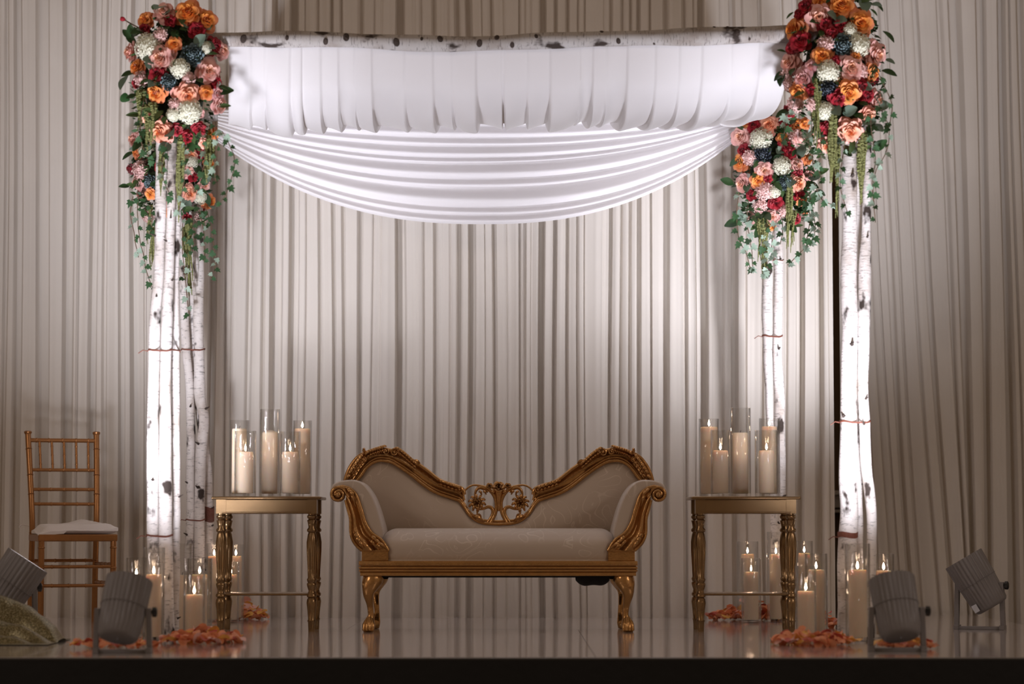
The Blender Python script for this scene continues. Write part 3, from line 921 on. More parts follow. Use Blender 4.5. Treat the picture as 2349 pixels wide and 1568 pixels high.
RLA = [('p', 303, 318, 32), ('o', 312, 349, 28), ('h', 330, 342, 30), ('r', 296, 386, 24), ('s', 318, 389, 36), ('p', 312, 419, 32), ('u', 341, 419, 38), ('o', 344, 446, 24), ('e', 436, 444, 36), ('o', 482, 465, 32),
       ('r', 428, 500, 18), ('s', 405, 446, 26), ('p', 433, 392, 30), ('r', 443, 405, 20), ('o', 402, 346, 28), ('e', 439, 356, 26), ('h', 440, 372, 32), ('s', 338, 496, 28), ('o', 483, 378, 28), ('r', 365, 380, 26), ('p', 470, 425, 26),
       ('h', 380, 420, 34), ('r', 460, 350, 24), ('p', 372, 465, 26), ('s', 462, 500, 24), ('o', 390, 490, 24), ('h', 462, 455, 28)]
FRA = [('o', 1930, 10, 60), ('o', 1880, 4, 34), ('o', 1974, 50, 58), ('p', 1878, 38, 58), ('o', 1819, 68, 54), ('p', 2012, 126, 54), ('p', 1951, 154, 60), ('o', 1885, 126, 46), ('p', 1808, 143, 48), ('m', 1840, 179, 50),
       ('o', 1947, 212, 56), ('e', 1951, 301, 52), ('o', 1829, 212, 42), ('p', 2013, 229, 42), ('e', 1993, 267, 38), ('o', 2004, 168, 40), ('o', 1844, 284, 24), ('e', 1895, 334, 34), ('r', 1893, 51, 36), ('r', 1847, 14, 38),
       ('r', 1928, 59, 34), ('r', 1909, 75, 30), ('r', 1834, 91, 44), ('r', 1914, 143, 26), ('r', 1924, 227, 38), ('r', 1977, 196, 38), ('r', 1992, 219, 34), ('r', 1897, 296, 30), ('r', 1806, 255, 28), ('r', 1830, 29, 24),
       ('r', 1813, 110, 28), ('u', 1936, 105, 66), ('d', 1899, 206, 48), ('h', 1974, 100, 52), ('h', 1901, 166, 50), ('h', 1949, 70, 34), ('s', 1893, 99, 34), ('s', 1801, 175, 32), ('s', 1809, 195, 28), ('s', 1863, 240, 28),
       ('s', 1977, 164, 28), ('s', 1822, 240, 36), ('h', 1890, 255, 40), ('m', 1858, 150, 26), ('r', 1860, 205, 26), ('o', 1965, 128, 24)]
RRA = [('p', 1697, 313, 44), ('o', 1694, 371, 38), ('o', 1712, 278, 32), ('r', 1726, 285, 30), ('e', 1763, 285, 42), ('r', 1804, 329, 28), ('r', 1811, 349, 30), ('p', 1753, 391, 38), ('p', 1829, 379, 32), ('o', 1739, 414, 34),
       ('p', 1700, 422, 38), ('e', 1832, 421, 38), ('r', 1780, 466, 30), ('s', 1752, 437, 38), ('s', 1718, 362, 30), ('s', 1824, 316, 38), ('h', 1743, 316, 48), ('h', 1795, 379, 40), ('h', 1847, 336, 36), ('d', 1749, 353, 48),
       ('u', 1798, 422, 38), ('r', 1838, 451, 26), ('o', 1842, 459, 26), ('r', 1828, 504, 22), ('p', 1772, 497, 28), ('s', 1743, 474, 28), ('s', 1801, 488, 28), ('r', 1701, 345, 28), ('o', 1796, 316, 26), ('r', 1831, 400, 22),
       ('r', 1761, 411, 20), ('o', 1855, 365, 26), ('r', 1800, 280, 26), ('o', 1830, 285, 28), ('p', 1860, 400, 26), ('r', 1722, 448, 22), ('o', 1772, 520, 18), ('h', 1775, 440, 28), ('p', 1860, 310, 26)]
G = 'post-top flower arrangements'
arrangement('full cluster of roses and succulents left of the canopy log, crowned with amber roses', (402, 10, 345, 112), YF, FLA,
            [([(507, 300), (522, 322), (537, 361), (534, 400), (520, 440), (505, 468)], 13, .15), ([(490, 280), (498, 330), (492, 380), (496, 420)], 9, .3), ([(330, 230), (322, 290), (330, 340), (352, 372)], 9, 0),
             ([(420, 320), (425, 380), (418, 440), (410, 490)], 9, .4), ([(380, 330), (372, 380), (378, 420), (395, 455)], 9, .3), ([(460, 300), (470, 350), (462, 410), (455, 440)], 8, .3)],
            [(324, 205, 300, 16), (338, 240, 345, 18), (372, 330, 450, 12), (416, 310, 510, 16), (478, 310, 420, 14), (486, 320, 400, 12), (350, 235, 330, 14)], 70, G, 3, (40, 330, 70))
arrangement('smaller rose cluster half hidden behind the left birch trunks, trailing ivy', (392, 312, 500, 98), YB, RLA,
            [([(318, 450), (316, 520), (328, 580), (336, 620), (350, 662)], 14, .3), ([(305, 450), (300, 490), (308, 540), (318, 590)], 5, .5), ([(472, 480), (484, 520), (492, 570), (494, 610), (484, 640)], 12, .4), ([(455, 470), (465, 520), (470, 560), (468, 600)], 10, .35),
             ([(420, 480), (418, 560), (424, 640), (434, 725)], 13, .6), ([(440, 500), (446, 540), (440, 580)], 7, .4), ([(345, 470), (350, 510), (344, 540)], 7, .1)],
            [(432, 500, 680, 12), (424, 520, 640, 10), (352, 520, 620, 10), (345, 470, 560, 9)], 60, G, 4, (330, 480, 55))
arrangement('full cluster of roses and succulents right of the canopy log, red roses at its tip', (1918, -15, 345, 118), YF, FRA,
            [([(2015, 240), (2030, 270), (2040, 300), (2032, 350), (2010, 390), (2002, 440), (2008, 510)], 15, .35), ([(1995, 260), (2002, 320), (2008, 370), (2000, 420), (2006, 470)], 11, .35), ([(1880, 300), (1884, 350), (1878, 390), (1890, 420)], 9, .4),
             ([(1940, 320), (1930, 380), (1928, 430), (1944, 490)], 10, .3), ([(1820, 250), (1802, 270), (1800, 300), (1790, 340)], 9, .5), ([(1860, 250), (1862, 290), (1855, 330), (1870, 380)], 10, .5), ([(2005, 150), (2030, 200), (2045, 240), (2040, 290)], 7, .1)],
            [(1876, 180, 340, 12), (1912, 250, 420, 16), (1975, 320, 470, 15), (1982, 300, 430, 12), (1920, 330, 500, 11), (1870, 250, 330, 10), (1905, 300, 410, 14)], 75, G, 5, (20, 330, 72))
arrangement('rose cluster below the swag on the slim rear right trunks, long ivy trails', (1776, 272, 520, 98), YB, RRA,
            [([(1694, 440), (1690, 500), (1696, 550), (1712, 580), (1722, 620)], 12, .4), ([(1716, 460), (1714, 510), (1722, 560), (1728, 620)], 11, .35), ([(1855, 440), (1868, 500), (1868, 540), (1845, 570), (1806, 608)], 18, .45), ([(1850, 460), (1858, 500), (1850, 550)], 9, .35),
             ([(1760, 510), (1752, 560), (1760, 610), (1748, 635)], 12, .65), ([(1780, 505), (1770, 560), (1776, 600)], 8, .8), ([(1868, 420), (1880, 450), (1896, 465), (1920, 470)], 7, .7), ([(1790, 480), (1795, 520), (1790, 560)], 7, .5), ([(1850, 300), (1862, 350), (1868, 400)], 8, .4)],
            [(1812, 420, 570, 12), (1752, 500, 640, 14), (1758, 510, 620, 12), (1744, 500, 600, 9), (1820, 480, 580, 10)], 65, G, 6, (295, 500, 56))
# a loose red bud on a stem sticking out of the left cluster
root = [o for o in bpy.data.objects if o.name.startswith('flower_arrangement')][0]
pb = P(283, 44, YF - .05)
inst('rosebud', 'bud', root, pb, Vector((-1, -.2, .3)), 9 / S(YF))
mb = MB(); mb.tube([pb, P(296, 52, YF - .05), P(315, 62, YF - .06), P(345, 85, YF - .08)], .003, 5); mb.build('bud_stem', M['stem'], root)
for (x, y, dx, dz) in ((298, 55, .1, -1), (310, 62, -.3, -.8), (300, 88, -.5, .6), (312, 100, -.5, .4)):
    inst_leaf('leaf', 'leaf_oval', root, P(x, y, YF - .06), Vector((dx, -.1, dz)), Vector((0, -1, .3)), 28 / S(YF))

# ================================================================== SOFA
YS = 11.84                       # front face
YK = YS + .42                    # back panel plane
CX = P(1143, 1300, YS).x
sofa = empty('sofa', (CX, YS + .25, 0))
tag(sofa, 'carved gold double-ended settee with pale brocade upholstery between the side tables', 'sofa')
def mir(p): return Vector((2 * CX - p[0], p[1], p[2]))
def both(fn):
    for sgn in (0, 1): fn((lambda p: Vector(p)) if sgn == 0 else mir)
def PX(px, py, Y):               # pixel on the left half, symmetric about CX
    p = P(px, py, Y); k = P(1143, 1300, Y).x - CX
    return Vector((p.x - k, p.y, p.z))
inner = [(812, 1112), (818, 1101), (827, 1090), (838, 1074), (852, 1062), (869, 1056), (887, 1057), (902, 1062), (923, 1075), (944, 1090), (965, 1107), (986, 1122), (1007, 1132), (1028, 1139), (1046, 1145), (1054, 1149), (1064, 1162), (1074, 1178), (1086, 1189), (1097, 1195.5), (1112, 1199.5), (1141, 1201.5), (1143, 1201.5)]
outer = [(790, 1112), (791, 1100), (796, 1084), (805, 1066), (820, 1048), (838, 1038), (855, 1033), (875, 1030), (892, 1032), (908, 1035), (922, 1040), (939, 1052), (955, 1062), (979, 1079), (1003, 1098), (1021, 1107), (1042, 1113), (1060, 1121), (1064, 1134)]
inn = spline(inner, 90)
# back upholstery: one padded panel each side, rounded toward the frame
def back_panel(T):
    mb = MB()
    def fn(u, v):
        i = u * (len(inn) - 1); k = min(int(i), len(inn) - 2); f = i - k
        x = lerp(inn[k][0], inn[k + 1][0], f); y = lerp(inn[k][1], inn[k + 1][1], f)
        py = lerp(y, 1240, v)
        xx = lerp(x, lerp(850, 1143, u), v * .6)
        puff = .045 * math.sin(math.pi * min(1, v * 1.1 + .02)) ** .5
        p = PX(xx, py, YK); p.y -= puff
        return T(p)
    mb.grid(90, 14, fn)
    # plain back face
    def fb(u, v):
        p = Vector(fn(u, v)); p.y = YK + .03
        return p
    mb.grid(90, 6, fb)
    return mb
both(lambda T: back_panel(T).build('backrest', M['brocade'], sofa))
def crest(T):
    mb = MB()
    ou = spline(outer, 60); ii = spline(inner[:17], 60)
    # beads along the upholstery edge
    for off, r in ((0.0, .0075), (.014, .0065)):
        path = []
        for x, y in spline(inner, 110):
            p = PX(x, y, YK - .035 + off * .6)
            path.append(T(p + Vector((0, 0, off * .9))))
        mb.tube(path, r, 8)
    # hollow cove board between bead and outer edge
    def fn(u, v):
        k = u * 59; i = min(int(k), 58); f = k - i
        a = Vector((lerp(ii[i][0], ii[i + 1][0], f), lerp(ii[i][1], ii[i + 1][1], f), 0)); b = Vector((lerp(ou[i][0], ou[i + 1][0], f), lerp(ou[i][1], ou[i + 1][1], f), 0))
        q = a.lerp(b, min(1, v * 1.25))
        p = PX(q.x, q.y, YK - .03)
        p.y += .022 * math.sin(math.pi * min(1, v * 1.25)) + (.05 * (v - .8) / .2 if v > .8 else 0)
        return T(p)
    mb.grid(60, 9, fn)
    mb.tube([T(PX(x, y, YK - .03)) for x, y in ou], .009, 8)
    return mb.build('crest_rail', M['gold'], sofa)
def volute(mb, c, r, T, turns=1.5, sgn=1, a0=0.0, thick=.30, Y=YK - .04):
    path = []; rad = []
    n = 22
    for i in range(n):
        t = i / (n - 1); a = a0 + sgn * turns * 2 * math.pi * t
        rr = r * (1 - .78 * t)
        path.append(T(PX(c[0] + math.cos(a) * rr, c[1] - math.sin(a) * rr, Y - .012 * t))); rad.append(r / S(Y) * thick * (1 - .5 * t))
    mb.tube(path, rad, 7)
    mb.ball(T(PX(c[0], c[1], Y - .014)), (r * .30 / S(Y),) * 3, 8, 6)
def lobe(mb, a, b, w, T, Y=YK - .04, bulge=.02):
    # a carved leaf lobe from pixel a to pixel b
    path = []; rad = []
    for i in range(7):
        t = i / 6
        p = PX(lerp(a[0], b[0], t), lerp(a[1], b[1], t) - 4 * math.sin(math.pi * t), Y); p.y -= bulge * math.sin(math.pi * t)
        path.append(T(p)); rad.append(w / S(Y) * (.25 + .75 * math.sin(math.pi * (.15 + .7 * t))))
    mb.tube(path, rad, 7)
def carving(T):
    o = crest(T)
    mb = MB()
    volute(mb, (833, 1052), 9, T, 1.4, 1, 2.0)
    # acanthus lobes that climb the shoulder, the crown and the low end
    for i in range(7):
        t = i / 6
        x = lerp(793, 822, t); y = lerp(1098, 1052, t ** .8)
        lobe(mb, (x - 1, y + 6), (x + 12, y - 10), 3.4, T); lobe(mb, (x + 7, y + 10), (x + 17, y + 2), 2.6, T, bulge=.014)
    mb.build('acanthus_carving', M['gold'], sofa)
    mb = MB()
    volute(mb, (884, 1035), 8, T, 1.4, -1, 2.5)
    for i in range(8):
        t = i / 7
        x = lerp(840, 878, t); y = lerp(1040, 1026, t ** .7)
        lobe(mb, (x - 5, y + 6), (x + 7, y - 3), 3.0, T); lobe(mb, (x, y + 12), (x + 8, y + 6), 2.2, T, bulge=.012)
    lobe(mb, (838, 1040), (831, 1034), 3, T); lobe(mb, (832, 1035), (836, 1031), 2.6, T)
    mb.build('acanthus_carving', M['gold'], sofa)
    mb = MB()
    volute(mb, (904, 1037), 9, T, 1.4, 1, .6)
    for i in range(8):
        t = i / 7
        x = lerp(912, 950, t); y = lerp(1029, 1060, t ** 1.2)
        lobe(mb, (x - 7, y - 2), (x + 8, y + 9), 3.2, T); lobe(mb, (x - 5, y + 9), (x + 4, y + 15), 2.2, T, bulge=.012)
    lobe(mb, (948, 1058), (962, 1062), 3.2, T)
    mb.build('acanthus_carving', M['gold'], sofa)
    mb = MB()
    volute(mb, (1053, 1123), 8, T, 1.3, -1, 2.4)
    for i in range(5):
        t = i / 4
        x = lerp(1012, 1046, t); y = lerp(1104, 1116, t)
        lobe(mb, (x - 8, y - 2), (x + 10, y + 8), 3.6, T); lobe(mb, (x - 6, y + 8), (x + 4, y + 12), 2.4, T)
    mb.build('acanthus_carving', M['gold'], sofa)
both(carving)
# pierced centre ornament
def tubepx(mb, pts, r, T, Y=YK - .03, n=40, flat=None):
    sp = spline([(x, y, rr) for (x, y), rr in zip(pts, r)], n)
    mb.tube([T(PX(x, y, Y)) for x, y, q in sp], [q / S(Y) for x, y, q in sp], 8)
def centre(T):
    mb = MB()
    tubepx(mb, [(1064, 1147), (1062, 1131), (1069, 1121), (1079, 1114), (1089, 1112), (1101, 1114), (1114, 1118), (1124, 1125), (1132, 1135), (1137, 1147), (1138, 1161), (1135, 1177), (1129, 1190), (1123, 1201)],
           [3, 2.4, 2.2, 2.2, 2.4, 3, 4, 4.5, 4.6, 4.6, 4.6, 4.4, 4.2, 4.4], T)
    tubepx(mb, [(1089, 1145), (1089, 1132), (1093, 1122), (1101, 1118), (1111, 1121), (1119, 1128)], [1.5, 2.6, 3.6, 4, 4.2, 3], T)
    tubepx(mb, [(1098, 1168), (1108, 1166), (1118, 1162), (1126, 1164), (1130, 1172), (1127, 1184), (1116, 1199)], [2, 3.2, 4, 4.4, 4.4, 4.2, 3], T)
    tubepx(mb, [(1093, 1168), (1094, 1180), (1090, 1188)], [2.2, 2.2, 2.6], T)
    lobe(mb, (1084, 1182), (1108, 1196), 4.5, T); lobe(mb, (1094, 1182), (1103, 1186), 3, T)
    for i in range(10):
        a = i * .628 + .2
        c = (1093.5, 1154)
        lobe(mb, (c[0] + 8 * math.cos(a), c[1] + 8 * math.sin(a)), (c[0] + 20 * math.cos(a), c[1] + 19 * math.sin(a)), 3.4, T, bulge=.008)
    lobe(mb, (1098, 1128), (1104, 1134), 3, T); lobe(mb, (1108, 1128), (1114, 1133), 3, T)
    mb.build('scroll_ornament', M['gold'], sofa)
both(centre)
mb = MB()
sY = S(YK)
c0 = PX(1143, 1150, YK - .03)
mb.tube([PX(1143, 1124, YK - .035), PX(1143, 1140, YK - .035), PX(1143, 1158, YK - .035), PX(1143, 1172, YK - .035)], [11 / sY, 6.5 / sY, 5 / sY, 2 / sY], 10)
for x in (1130, 1143, 1156): mb.ball(PX(x, 1127, YK - .04), (6 / sY, 5 / sY, 5 / sY), 8, 6)
mb.build('centre_stem', M['gold'], sofa)
proto('carved_rose', lambda: rose_mesh(5), 'gold')
for (x, y, r, tilt) in ((1143, 1115, 14, .6), (1122, 1114, 8, .4), (1164, 1114, 8, .4), (1093.5, 1154, 13, -.1)):
    inst('carved_rose', 'carved_rose', sofa, PX(x, y, YK - .045), Vector((0, -1, tilt)), r / sY, .5)
    if x == 1093.5: inst('carved_rose', 'carved_rose', sofa, mir(PX(x, y, YK - .045)), Vector((0, -1, tilt)), r / sY, 1.5)
# arms
arm_out = [(758, 1140), (756, 1128), (762, 1112), (778, 1103), (800, 1100), (818, 1101), (835, 1110), (851, 1131), (864, 1161), (873, 1192), (879, 1217), (876, 1234), (864, 1236), (846, 1216), (836, 1195), (828, 1168), (818, 1140), (800, 1128), (780, 1126), (770, 1140)]
def arm(T):
    pts = spline(arm_out + [arm_out[0]], 70)[:-1]
    n = len(pts)
    cxm = sum(p[0] for p in pts) / n; cym = sum(p[1] for p in pts) / n
    mb = MB(); vs = []; fs = []
    secs = [(0.02, 3.5), (0.006, 1.2), (0, 0), (.40, 0), (.42, 2)]
    for dy, ins in secs:
        for i, (x, y) in enumerate(pts):
            a = pts[i - 1]; b = pts[(i + 1) % n]
            tx, ty = b[0] - a[0], b[1] - a[1]; L = math.hypot(tx, ty) or 1
            nx, ny = -ty / L, tx / L
            p = PX(x + nx * ins, y + ny * ins, YS - .01)
            p.y += (.03 - dy if dy < .03 and ins else dy) * 1.0
            if ins == 3.5: p.y = YS - .012
            elif ins == 1.2: p.y = YS - .006
            elif dy == 0: p.y = YS + .012
            else: p.y = YS + dy
            vs.append(T(p))
    m = len(secs)
    for s_ in range(m - 1):
        for i in range(n):
            j = (i + 1) % n
            fs.append((s_ * n + i, s_ * n + j, (s_ + 1) * n + j, (s_ + 1) * n + i))
    fs.append(tuple(range(n))); fs.append(tuple(reversed(range((m - 1) * n, m * n))))
    mb.add(vs, fs)
    mb.build('arm_upholstery', M['brocade'], sofa)
    # gold facing
    left = [(793, 1146), (798, 1166), (804, 1190), (805, 1222), (813, 1244), (830, 1262)]
    right = [(797, 1117), (816, 1133), (829, 1168), (838, 1198), (853, 1222), (876, 1239), (891, 1262)]
    L_ = spline(left, 30); R_ = spline(right, 30)
    mb = MB()
    def fn(u, v):
        i = int(round(v * 29))
        x = lerp(L_[i][0], R_[i][0], u); y = lerp(L_[i][1], R_[i][1], u)
        p = PX(x, y, YS - .02)
        p.y += -.012 * math.sin(math.pi * u) + .018 * math.exp(-((u - .62) / .14) ** 2) * sstep(.05, .3, v) - .008 * math.exp(-((u - .3) / .12) ** 2) + (.03 if u in (0, 1) else 0)
        return T(p)
    mb.grid(25, 30, fn)
    for side in (L_, R_):
        mb.tube([T(PX(x, y, YS - .022)) for x, y in side], .0075, 8)
    # top scroll
    path = []; rad = []
    for i in range(40):
        t = i / 39; a = -.1 + 2 * math.pi * 1.55 * t
        r = 19 * (1 - .62 * t)
        path.append(T(PX(776 + math.cos(a) * r, 1134 - math.sin(a) * r * .98, YS - .018 - .014 * t))); rad.append((4.6 - 1.6 * t) / S(YS))
    mb.tube(path, rad, 8)
    mb.ball(T(PX(776, 1134, YS - .03)), (7 / S(YS), 5 / S(YS), 7 / S(YS)), 10, 8)
    mb.ball(T(PX(776, 1134, YS + .0)), (17 / S(YS), .02, 17 / S(YS)), 14, 8)
    mb.tube([T(PX(776, 1116, YS - .02)), T(PX(786, 1115, YS - .02)), T(PX(797, 1118, YS - .022)), T(PX(808, 1126, YS - .022))], [3 / S(YS), 4 / S(YS), 4 / S(YS), 3 / S(YS)], 8)
    fo = mb.build('arm_facing', M['gold'], sofa)
    for grp in ([((797, 1122), (806, 1134), 4), ((803, 1126), (812, 1142), 4), ((806, 1136), (813, 1152), 3.4)],
                [((812, 1224), (822, 1238), 4), ((816, 1232), (828, 1248), 3.8), ((822, 1242), (834, 1256), 3.4)],
                [((850, 1230), (866, 1244), 4.4), ((856, 1238), (874, 1250), 4), ((862, 1246), (884, 1256), 3.6), ((848, 1240), (862, 1254), 3.6), ((858, 1250), (876, 1258), 3)]):
        mb = MB()
        for (a, b, w) in grp: lobe(mb, a, b, w, T, Y=YS - .028, bulge=.012)
        mb.build('leaf_carving', M['gold'], fo)
    # plinth block under the scroll
    mb = MB()
    a = PX(830, 1286, YS); b = PX(891, 1261, YS)
    c = T((a + b) / 2); 
    mb.box((c.x, YS + .2, c.z), (abs(b.x - a.x), .43, abs(b.z - a.z)))
    mb.box((c.x, YS + .2, b.z - .003), (abs(b.x - a.x) + .008, .445, .008))
    mb.build('arm_block', M['gold'], sofa, smooth=False, bevel=.003)
both(arm)
# seat
mb = MB()
xl = PX(884, 1270, YS).x; xr = 2 * CX - xl
zb = PX(1143, 1287, YS).z; ztf = PX(1143, 1236, YS).z; ztop = PX(1143, 1213, YS + .2).z
def seat(u, v):
    prof = spline([(0.0, zb), (-.012, lerp(zb, ztf, .35)), (-.012, lerp(zb, ztf, .8)), (.012, ztf + .008), (.06, ztop - .012), (.16, ztop), (.30, ztop + .004), (.40, ztop - .002)], 26)
    k = v * 25; i = min(int(k), 24); f = k - i
    dy = lerp(prof[i][0], prof[i + 1][0], f); z = lerp(prof[i][1], prof[i + 1][1], f)
    e = 1 - min(1, min(u, 1 - u) / .06)
    wide = .02 * sstep(ztf - .03, ztf + .02, z)
    x = lerp(xl - wide, xr + wide, u)
    z -= .030 * e * e * sstep(zb, ztop, z) * (1 if True else 0)
    return (x, YS + dy + .022 * e ** 3, z)
mb.grid(80, 30, seat)
o = mb.build('seat', M['brocade'], sofa)
mb2 = MB()
mb2.tube([Vector(seat(u / 60, 0)) + Vector((0, -.003, .004)) for u in range(61)], .004, 6)
mb2.build('piping', M['brocade'], o)
# moulded rail
mb = MB()
def rail_layer(y0, y1, x0, dpt, proud):
    a = PX(x0, y1, YS); b = PX(x0, y0, YS)
    w = 2 * (CX - a.x)
    mb.box((CX, YS + .235 - proud / 2, (a.z + b.z) / 2), (w, .47 + proud, abs(b.z - a.z) + .0005))
rail_layer(1286, 1296.5, 824, 0, .030); rail_layer(1296.5, 1299, 827, 0, .012); rail_layer(1299, 1304, 824, 0, .028); rail_layer(1304, 1306, 826, 0, .018); rail_layer(1306, 1310, 824, 0, .028); rail_layer(1310, 1313, 826, 0, .014); rail_layer(1313, 1320, 827, 0, .024)
mb.build('seat_rail', M['gold'], sofa, smooth=True, bevel=.0028)
# cabriole legs
legL = [(837, 1319), (830, 1331), (829, 1347), (832, 1366), (839, 1387), (842, 1403), (842.5, 1413), (836, 1422), (831, 1430), (830, 1440), (833, 1448.5)]
legR = [(882, 1319), (877, 1330), (867, 1343), (858, 1357), (856, 1375), (856.5, 1392), (857.5, 1409), (859.5, 1422), (860.5, 1430), (859, 1440), (857, 1448.5)]
def leg(T, Yl, rear=False):
    mb = MB()
    a = spline(legL, 40); b = spline(legR, 40)
    z_at = lambda py: PX(840, py, YS).z
    z0 = z_at(1448.5)
    path = []; rx = []
    for (x0, y0), (x1, y1) in zip(a, b):
        p = PX((x0 + x1) / 2 + (4 if rear else 0), (y0 + y1) / 2, YS)
        t = (p.z - z0) / (z_at(1319) - z0)
        q = Vector((p.x, Yl + (-.022 * math.sin(math.pi * min(1, max(0, (t - .45) / .55))) + .006 * (1 - t)) * (-1 if rear else 1), (p.z - z0)))
        path.append(T(q)); rx.append((x1 - x0) / 2 / S(YS) * (.9 if rear else 1))
    path[-1].z = 0.0
    mb.tube(path, rx, 14, ridge=lambda i, an: 1 + (.05 * math.cos(an * 4) if i > 8 else 0))
    o = mb.build('leg', M['gold'], sofa)
    if rear: return
    mb = MB()
    for i, dx in enumerate((-10, -3.5, 3, 9)):
        p0 = PX(847 + dx * .35, 1414, YS); p1 = PX(846 + dx, 1431, YS); p2 = PX(845 + dx * 1.05, 1445, YS)
        pts = []
        for q, dy in ((p0, -.012), (p1, -.034), (p2, -.036)):
            q = Vector((q.x, Yl + dy + abs(dx) * .0008, max(.004, q.z - z0))); pts.append(T(q))
        mb.tube(pts, [.005, .0095, .0075], 8)
    for i in range(4):
        lobe(mb, (832 + i * 5, 1334 - i * 1.5), (838 + i * 2.2, 1360 - i * 2), 2.2, T, Y=Yl - .034, bulge=.006)
    mb.build('claw_foot', M['gold'], o)
both(lambda T: leg(T, YS + .03))
both(lambda T: leg(T, YS + .41, True))
# black dust cover with a slack pouch by the right legs
mb = MB()
zz = PX(1143, 1320, YS).z
mb.box((CX, YS + .235, zz - .004), (1.10, .42, .008))
x0 = P(1322, 1330, YS + .05).x; x1 = P(1398, 1330, YS + .05).x
def pouch(u, v):
    an = math.pi * v
    w = math.sin(math.pi * lerp(.04, .96, u)) ** .35
    return (lerp(x0, x1, u), YS + .12 - math.cos(an) * .10, zz - .002 - math.sin(an) ** .5 * w * .046 * (1 + .10 * math.sin(u * 9)))
mb.grid(26, 14, pouch)
mb.build('dust_cover', M['black_cloth'], sofa)

# ================================================================== SIDE TABLES
def side_table(cx, label):
    Yt = 12.03; s = S(Yt - .15)
    root = empty('side_table', (P(cx, 1300, Yt - .15).x, Yt, 0)); tag(root, label, 'table', 'gold side tables flanking the settee')
    X = root.location.x
    ztop = P(cx, 1138, Yt - .17).z
    mb = MB(); mb.box((X, Yt, ztop - .007), (.486, .36, .014)); mb.build('tabletop', M['table_gold'], root, smooth=True, bevel=.005)
    mb = MB()
    za = ztop - .014; hb = .062
    for dx, dy, sx, sy in ((0, -.145, .40, .016), (0, .145, .40, .016), (-.205, 0, .016, .28), (.205, 0, .016, .28)):
        mb.box((X + dx, Yt + dy, za - hb / 2), (sx, sy, hb))
    mb.box((X, Yt - .155, za - hb + .004), (.40, .008, .006))
    mb.build('apron', M['table_gold'], root, smooth=False, bevel=.002)
    for sx in (-1, 1):
        for sy in (-1, 1):
            x = X + sx * .202; y = Yt + sy * .135
            mb = MB()
            mb.box((x, y, za - hb / 2), (.044, .044, hb))
            zz = lambda py: (1446 - py) / (1446 - 1174) * (za - hb)
            prof = [(9, 1446), (10, 1424), (12.0, 1421), (10, 1418), (12, 1396), (14.5, 1380), (13, 1372), (10, 1368), (13.5, 1366), (14, 1361), (11, 1358), (9, 1352), (13, 1341), (14, 1336), (11, 1333), (12.5, 1330), (14, 1326), (11, 1322), (12, 1300), (14.5, 1262), (15, 1240), (12, 1222), (10, 1218), (14, 1215), (14.5, 1211), (10, 1206), (12, 1196), (14, 1190), (10, 1187), (14, 1183), (14, 1179), (11, 1177), (12, 1172)]
            prof = [(r * .82 / s, max(0, zz(y_))) for r, y_ in prof]
            mb.lathe(prof, (x, y, 0), 40, rib=lambda i, k: (.86 if k % 4 == 0 else (1.04 if k % 4 == 2 else .98)) if 17 <= i <= 20 else 1)
            mb.build('leg', M['table_gold'], root)
    zs = P(cx, 1363, Yt - .15).z
    mb = MB(); mb.box((X, Yt, zs), (.41, .275, .010)); mb.build('shelf', M['table_gold'], root, smooth=True, bevel=.004)
    return root, ztop, Yt
tl, zt1, Yt = side_table(610.5, 'gold side table with turned fluted legs, left of the settee')
tr_, zt2, Yt = side_table(1711.5, 'gold side table with turned fluted legs, right of the settee')

# ================================================================== CANDLES IN GLASS
def candle_vase(px, Y, zbase, gtop, gw, ctop, cw, lit, label, clabel, dx=0.0, cone=False):
    s = S(Y)
    X = P(px, 1300, Y).x
    zt = P(px, gtop, Y).z; r = gw / 2 / s; t = .0035
    if zbase == 0: OBST.append((X, Y, r))
    mb = MB()
    prof = [(r * .6, zbase), (r, zbase + .001), (r, zbase + .3 * (zt - zbase)), (r, zt - .002), (r - t * .5, zt), (r - t, zt - .002), (r - t, zbase + .3 * (zt - zbase)), (r - t, zbase + .016), (.001, zbase + .014)]
    vs = []; 
    mb.lathe(prof, (X, Y, 0), 28, cap=False)
    b = len(mb.v); mb.f.append(tuple(reversed(range(28))))
    v = mb.build('glass_vase', M['glass'])
    tag(v, label, 'vase', 'clear glass cylinder vases')
    rc = min(cw / 2 / s, r - t - .001); zc0 = zbase + .0145; zc = P(px, ctop, Y).z
    root = empty('pillar_candle', (X + dx, Y, zc0)); tag(root, clabel, 'candle', 'ivory pillar candles')
    mb = MB()
    top = [(rc, zc - .006), (rc * .93, zc), (rc * .5, zc - .002 + (.010 if cone else 0)), (.002, zc - .003 + (.014 if cone else 0))]
    mb.lathe([(rc * .96, zc0), (rc, zc0 + .004), (rc, lerp(zc0, zc, .5))] + top, (X + dx, Y, 0), 26)
    body = mb.build('wax', M['wax'], root)
    mb = MB(); mb.tube([(X + dx, Y, zc - .004), (X + dx + .001, Y, zc + .006), (X + dx + .003, Y, zc + .011)], .0012, 5); mb.build('wick', M['wick'], root)
    if lit:
        mb = MB()
        h = .029
        fp = [(.0005, .0), (.0036, .005), (.0050, .010), (.0042, .016), (.0022, .023), (.0004, h)]
        mb.lathe([(a, b_ + zc + .004) for a, b_ in fp], (X + dx, Y, 0), 10)
        mb.build('flame', M['flame'], root)
YA, YBk = Yt - .10, Yt + .08
LT = 'on the left side table'; RT = 'on the right side table'
candle_vase(547, YBk, zt1, 963, 46, 983, 34, False, 'clear vase on the left side table, back row, birch post side', 'tall unlit ivory candle %s, partly behind a shorter one' % LT)
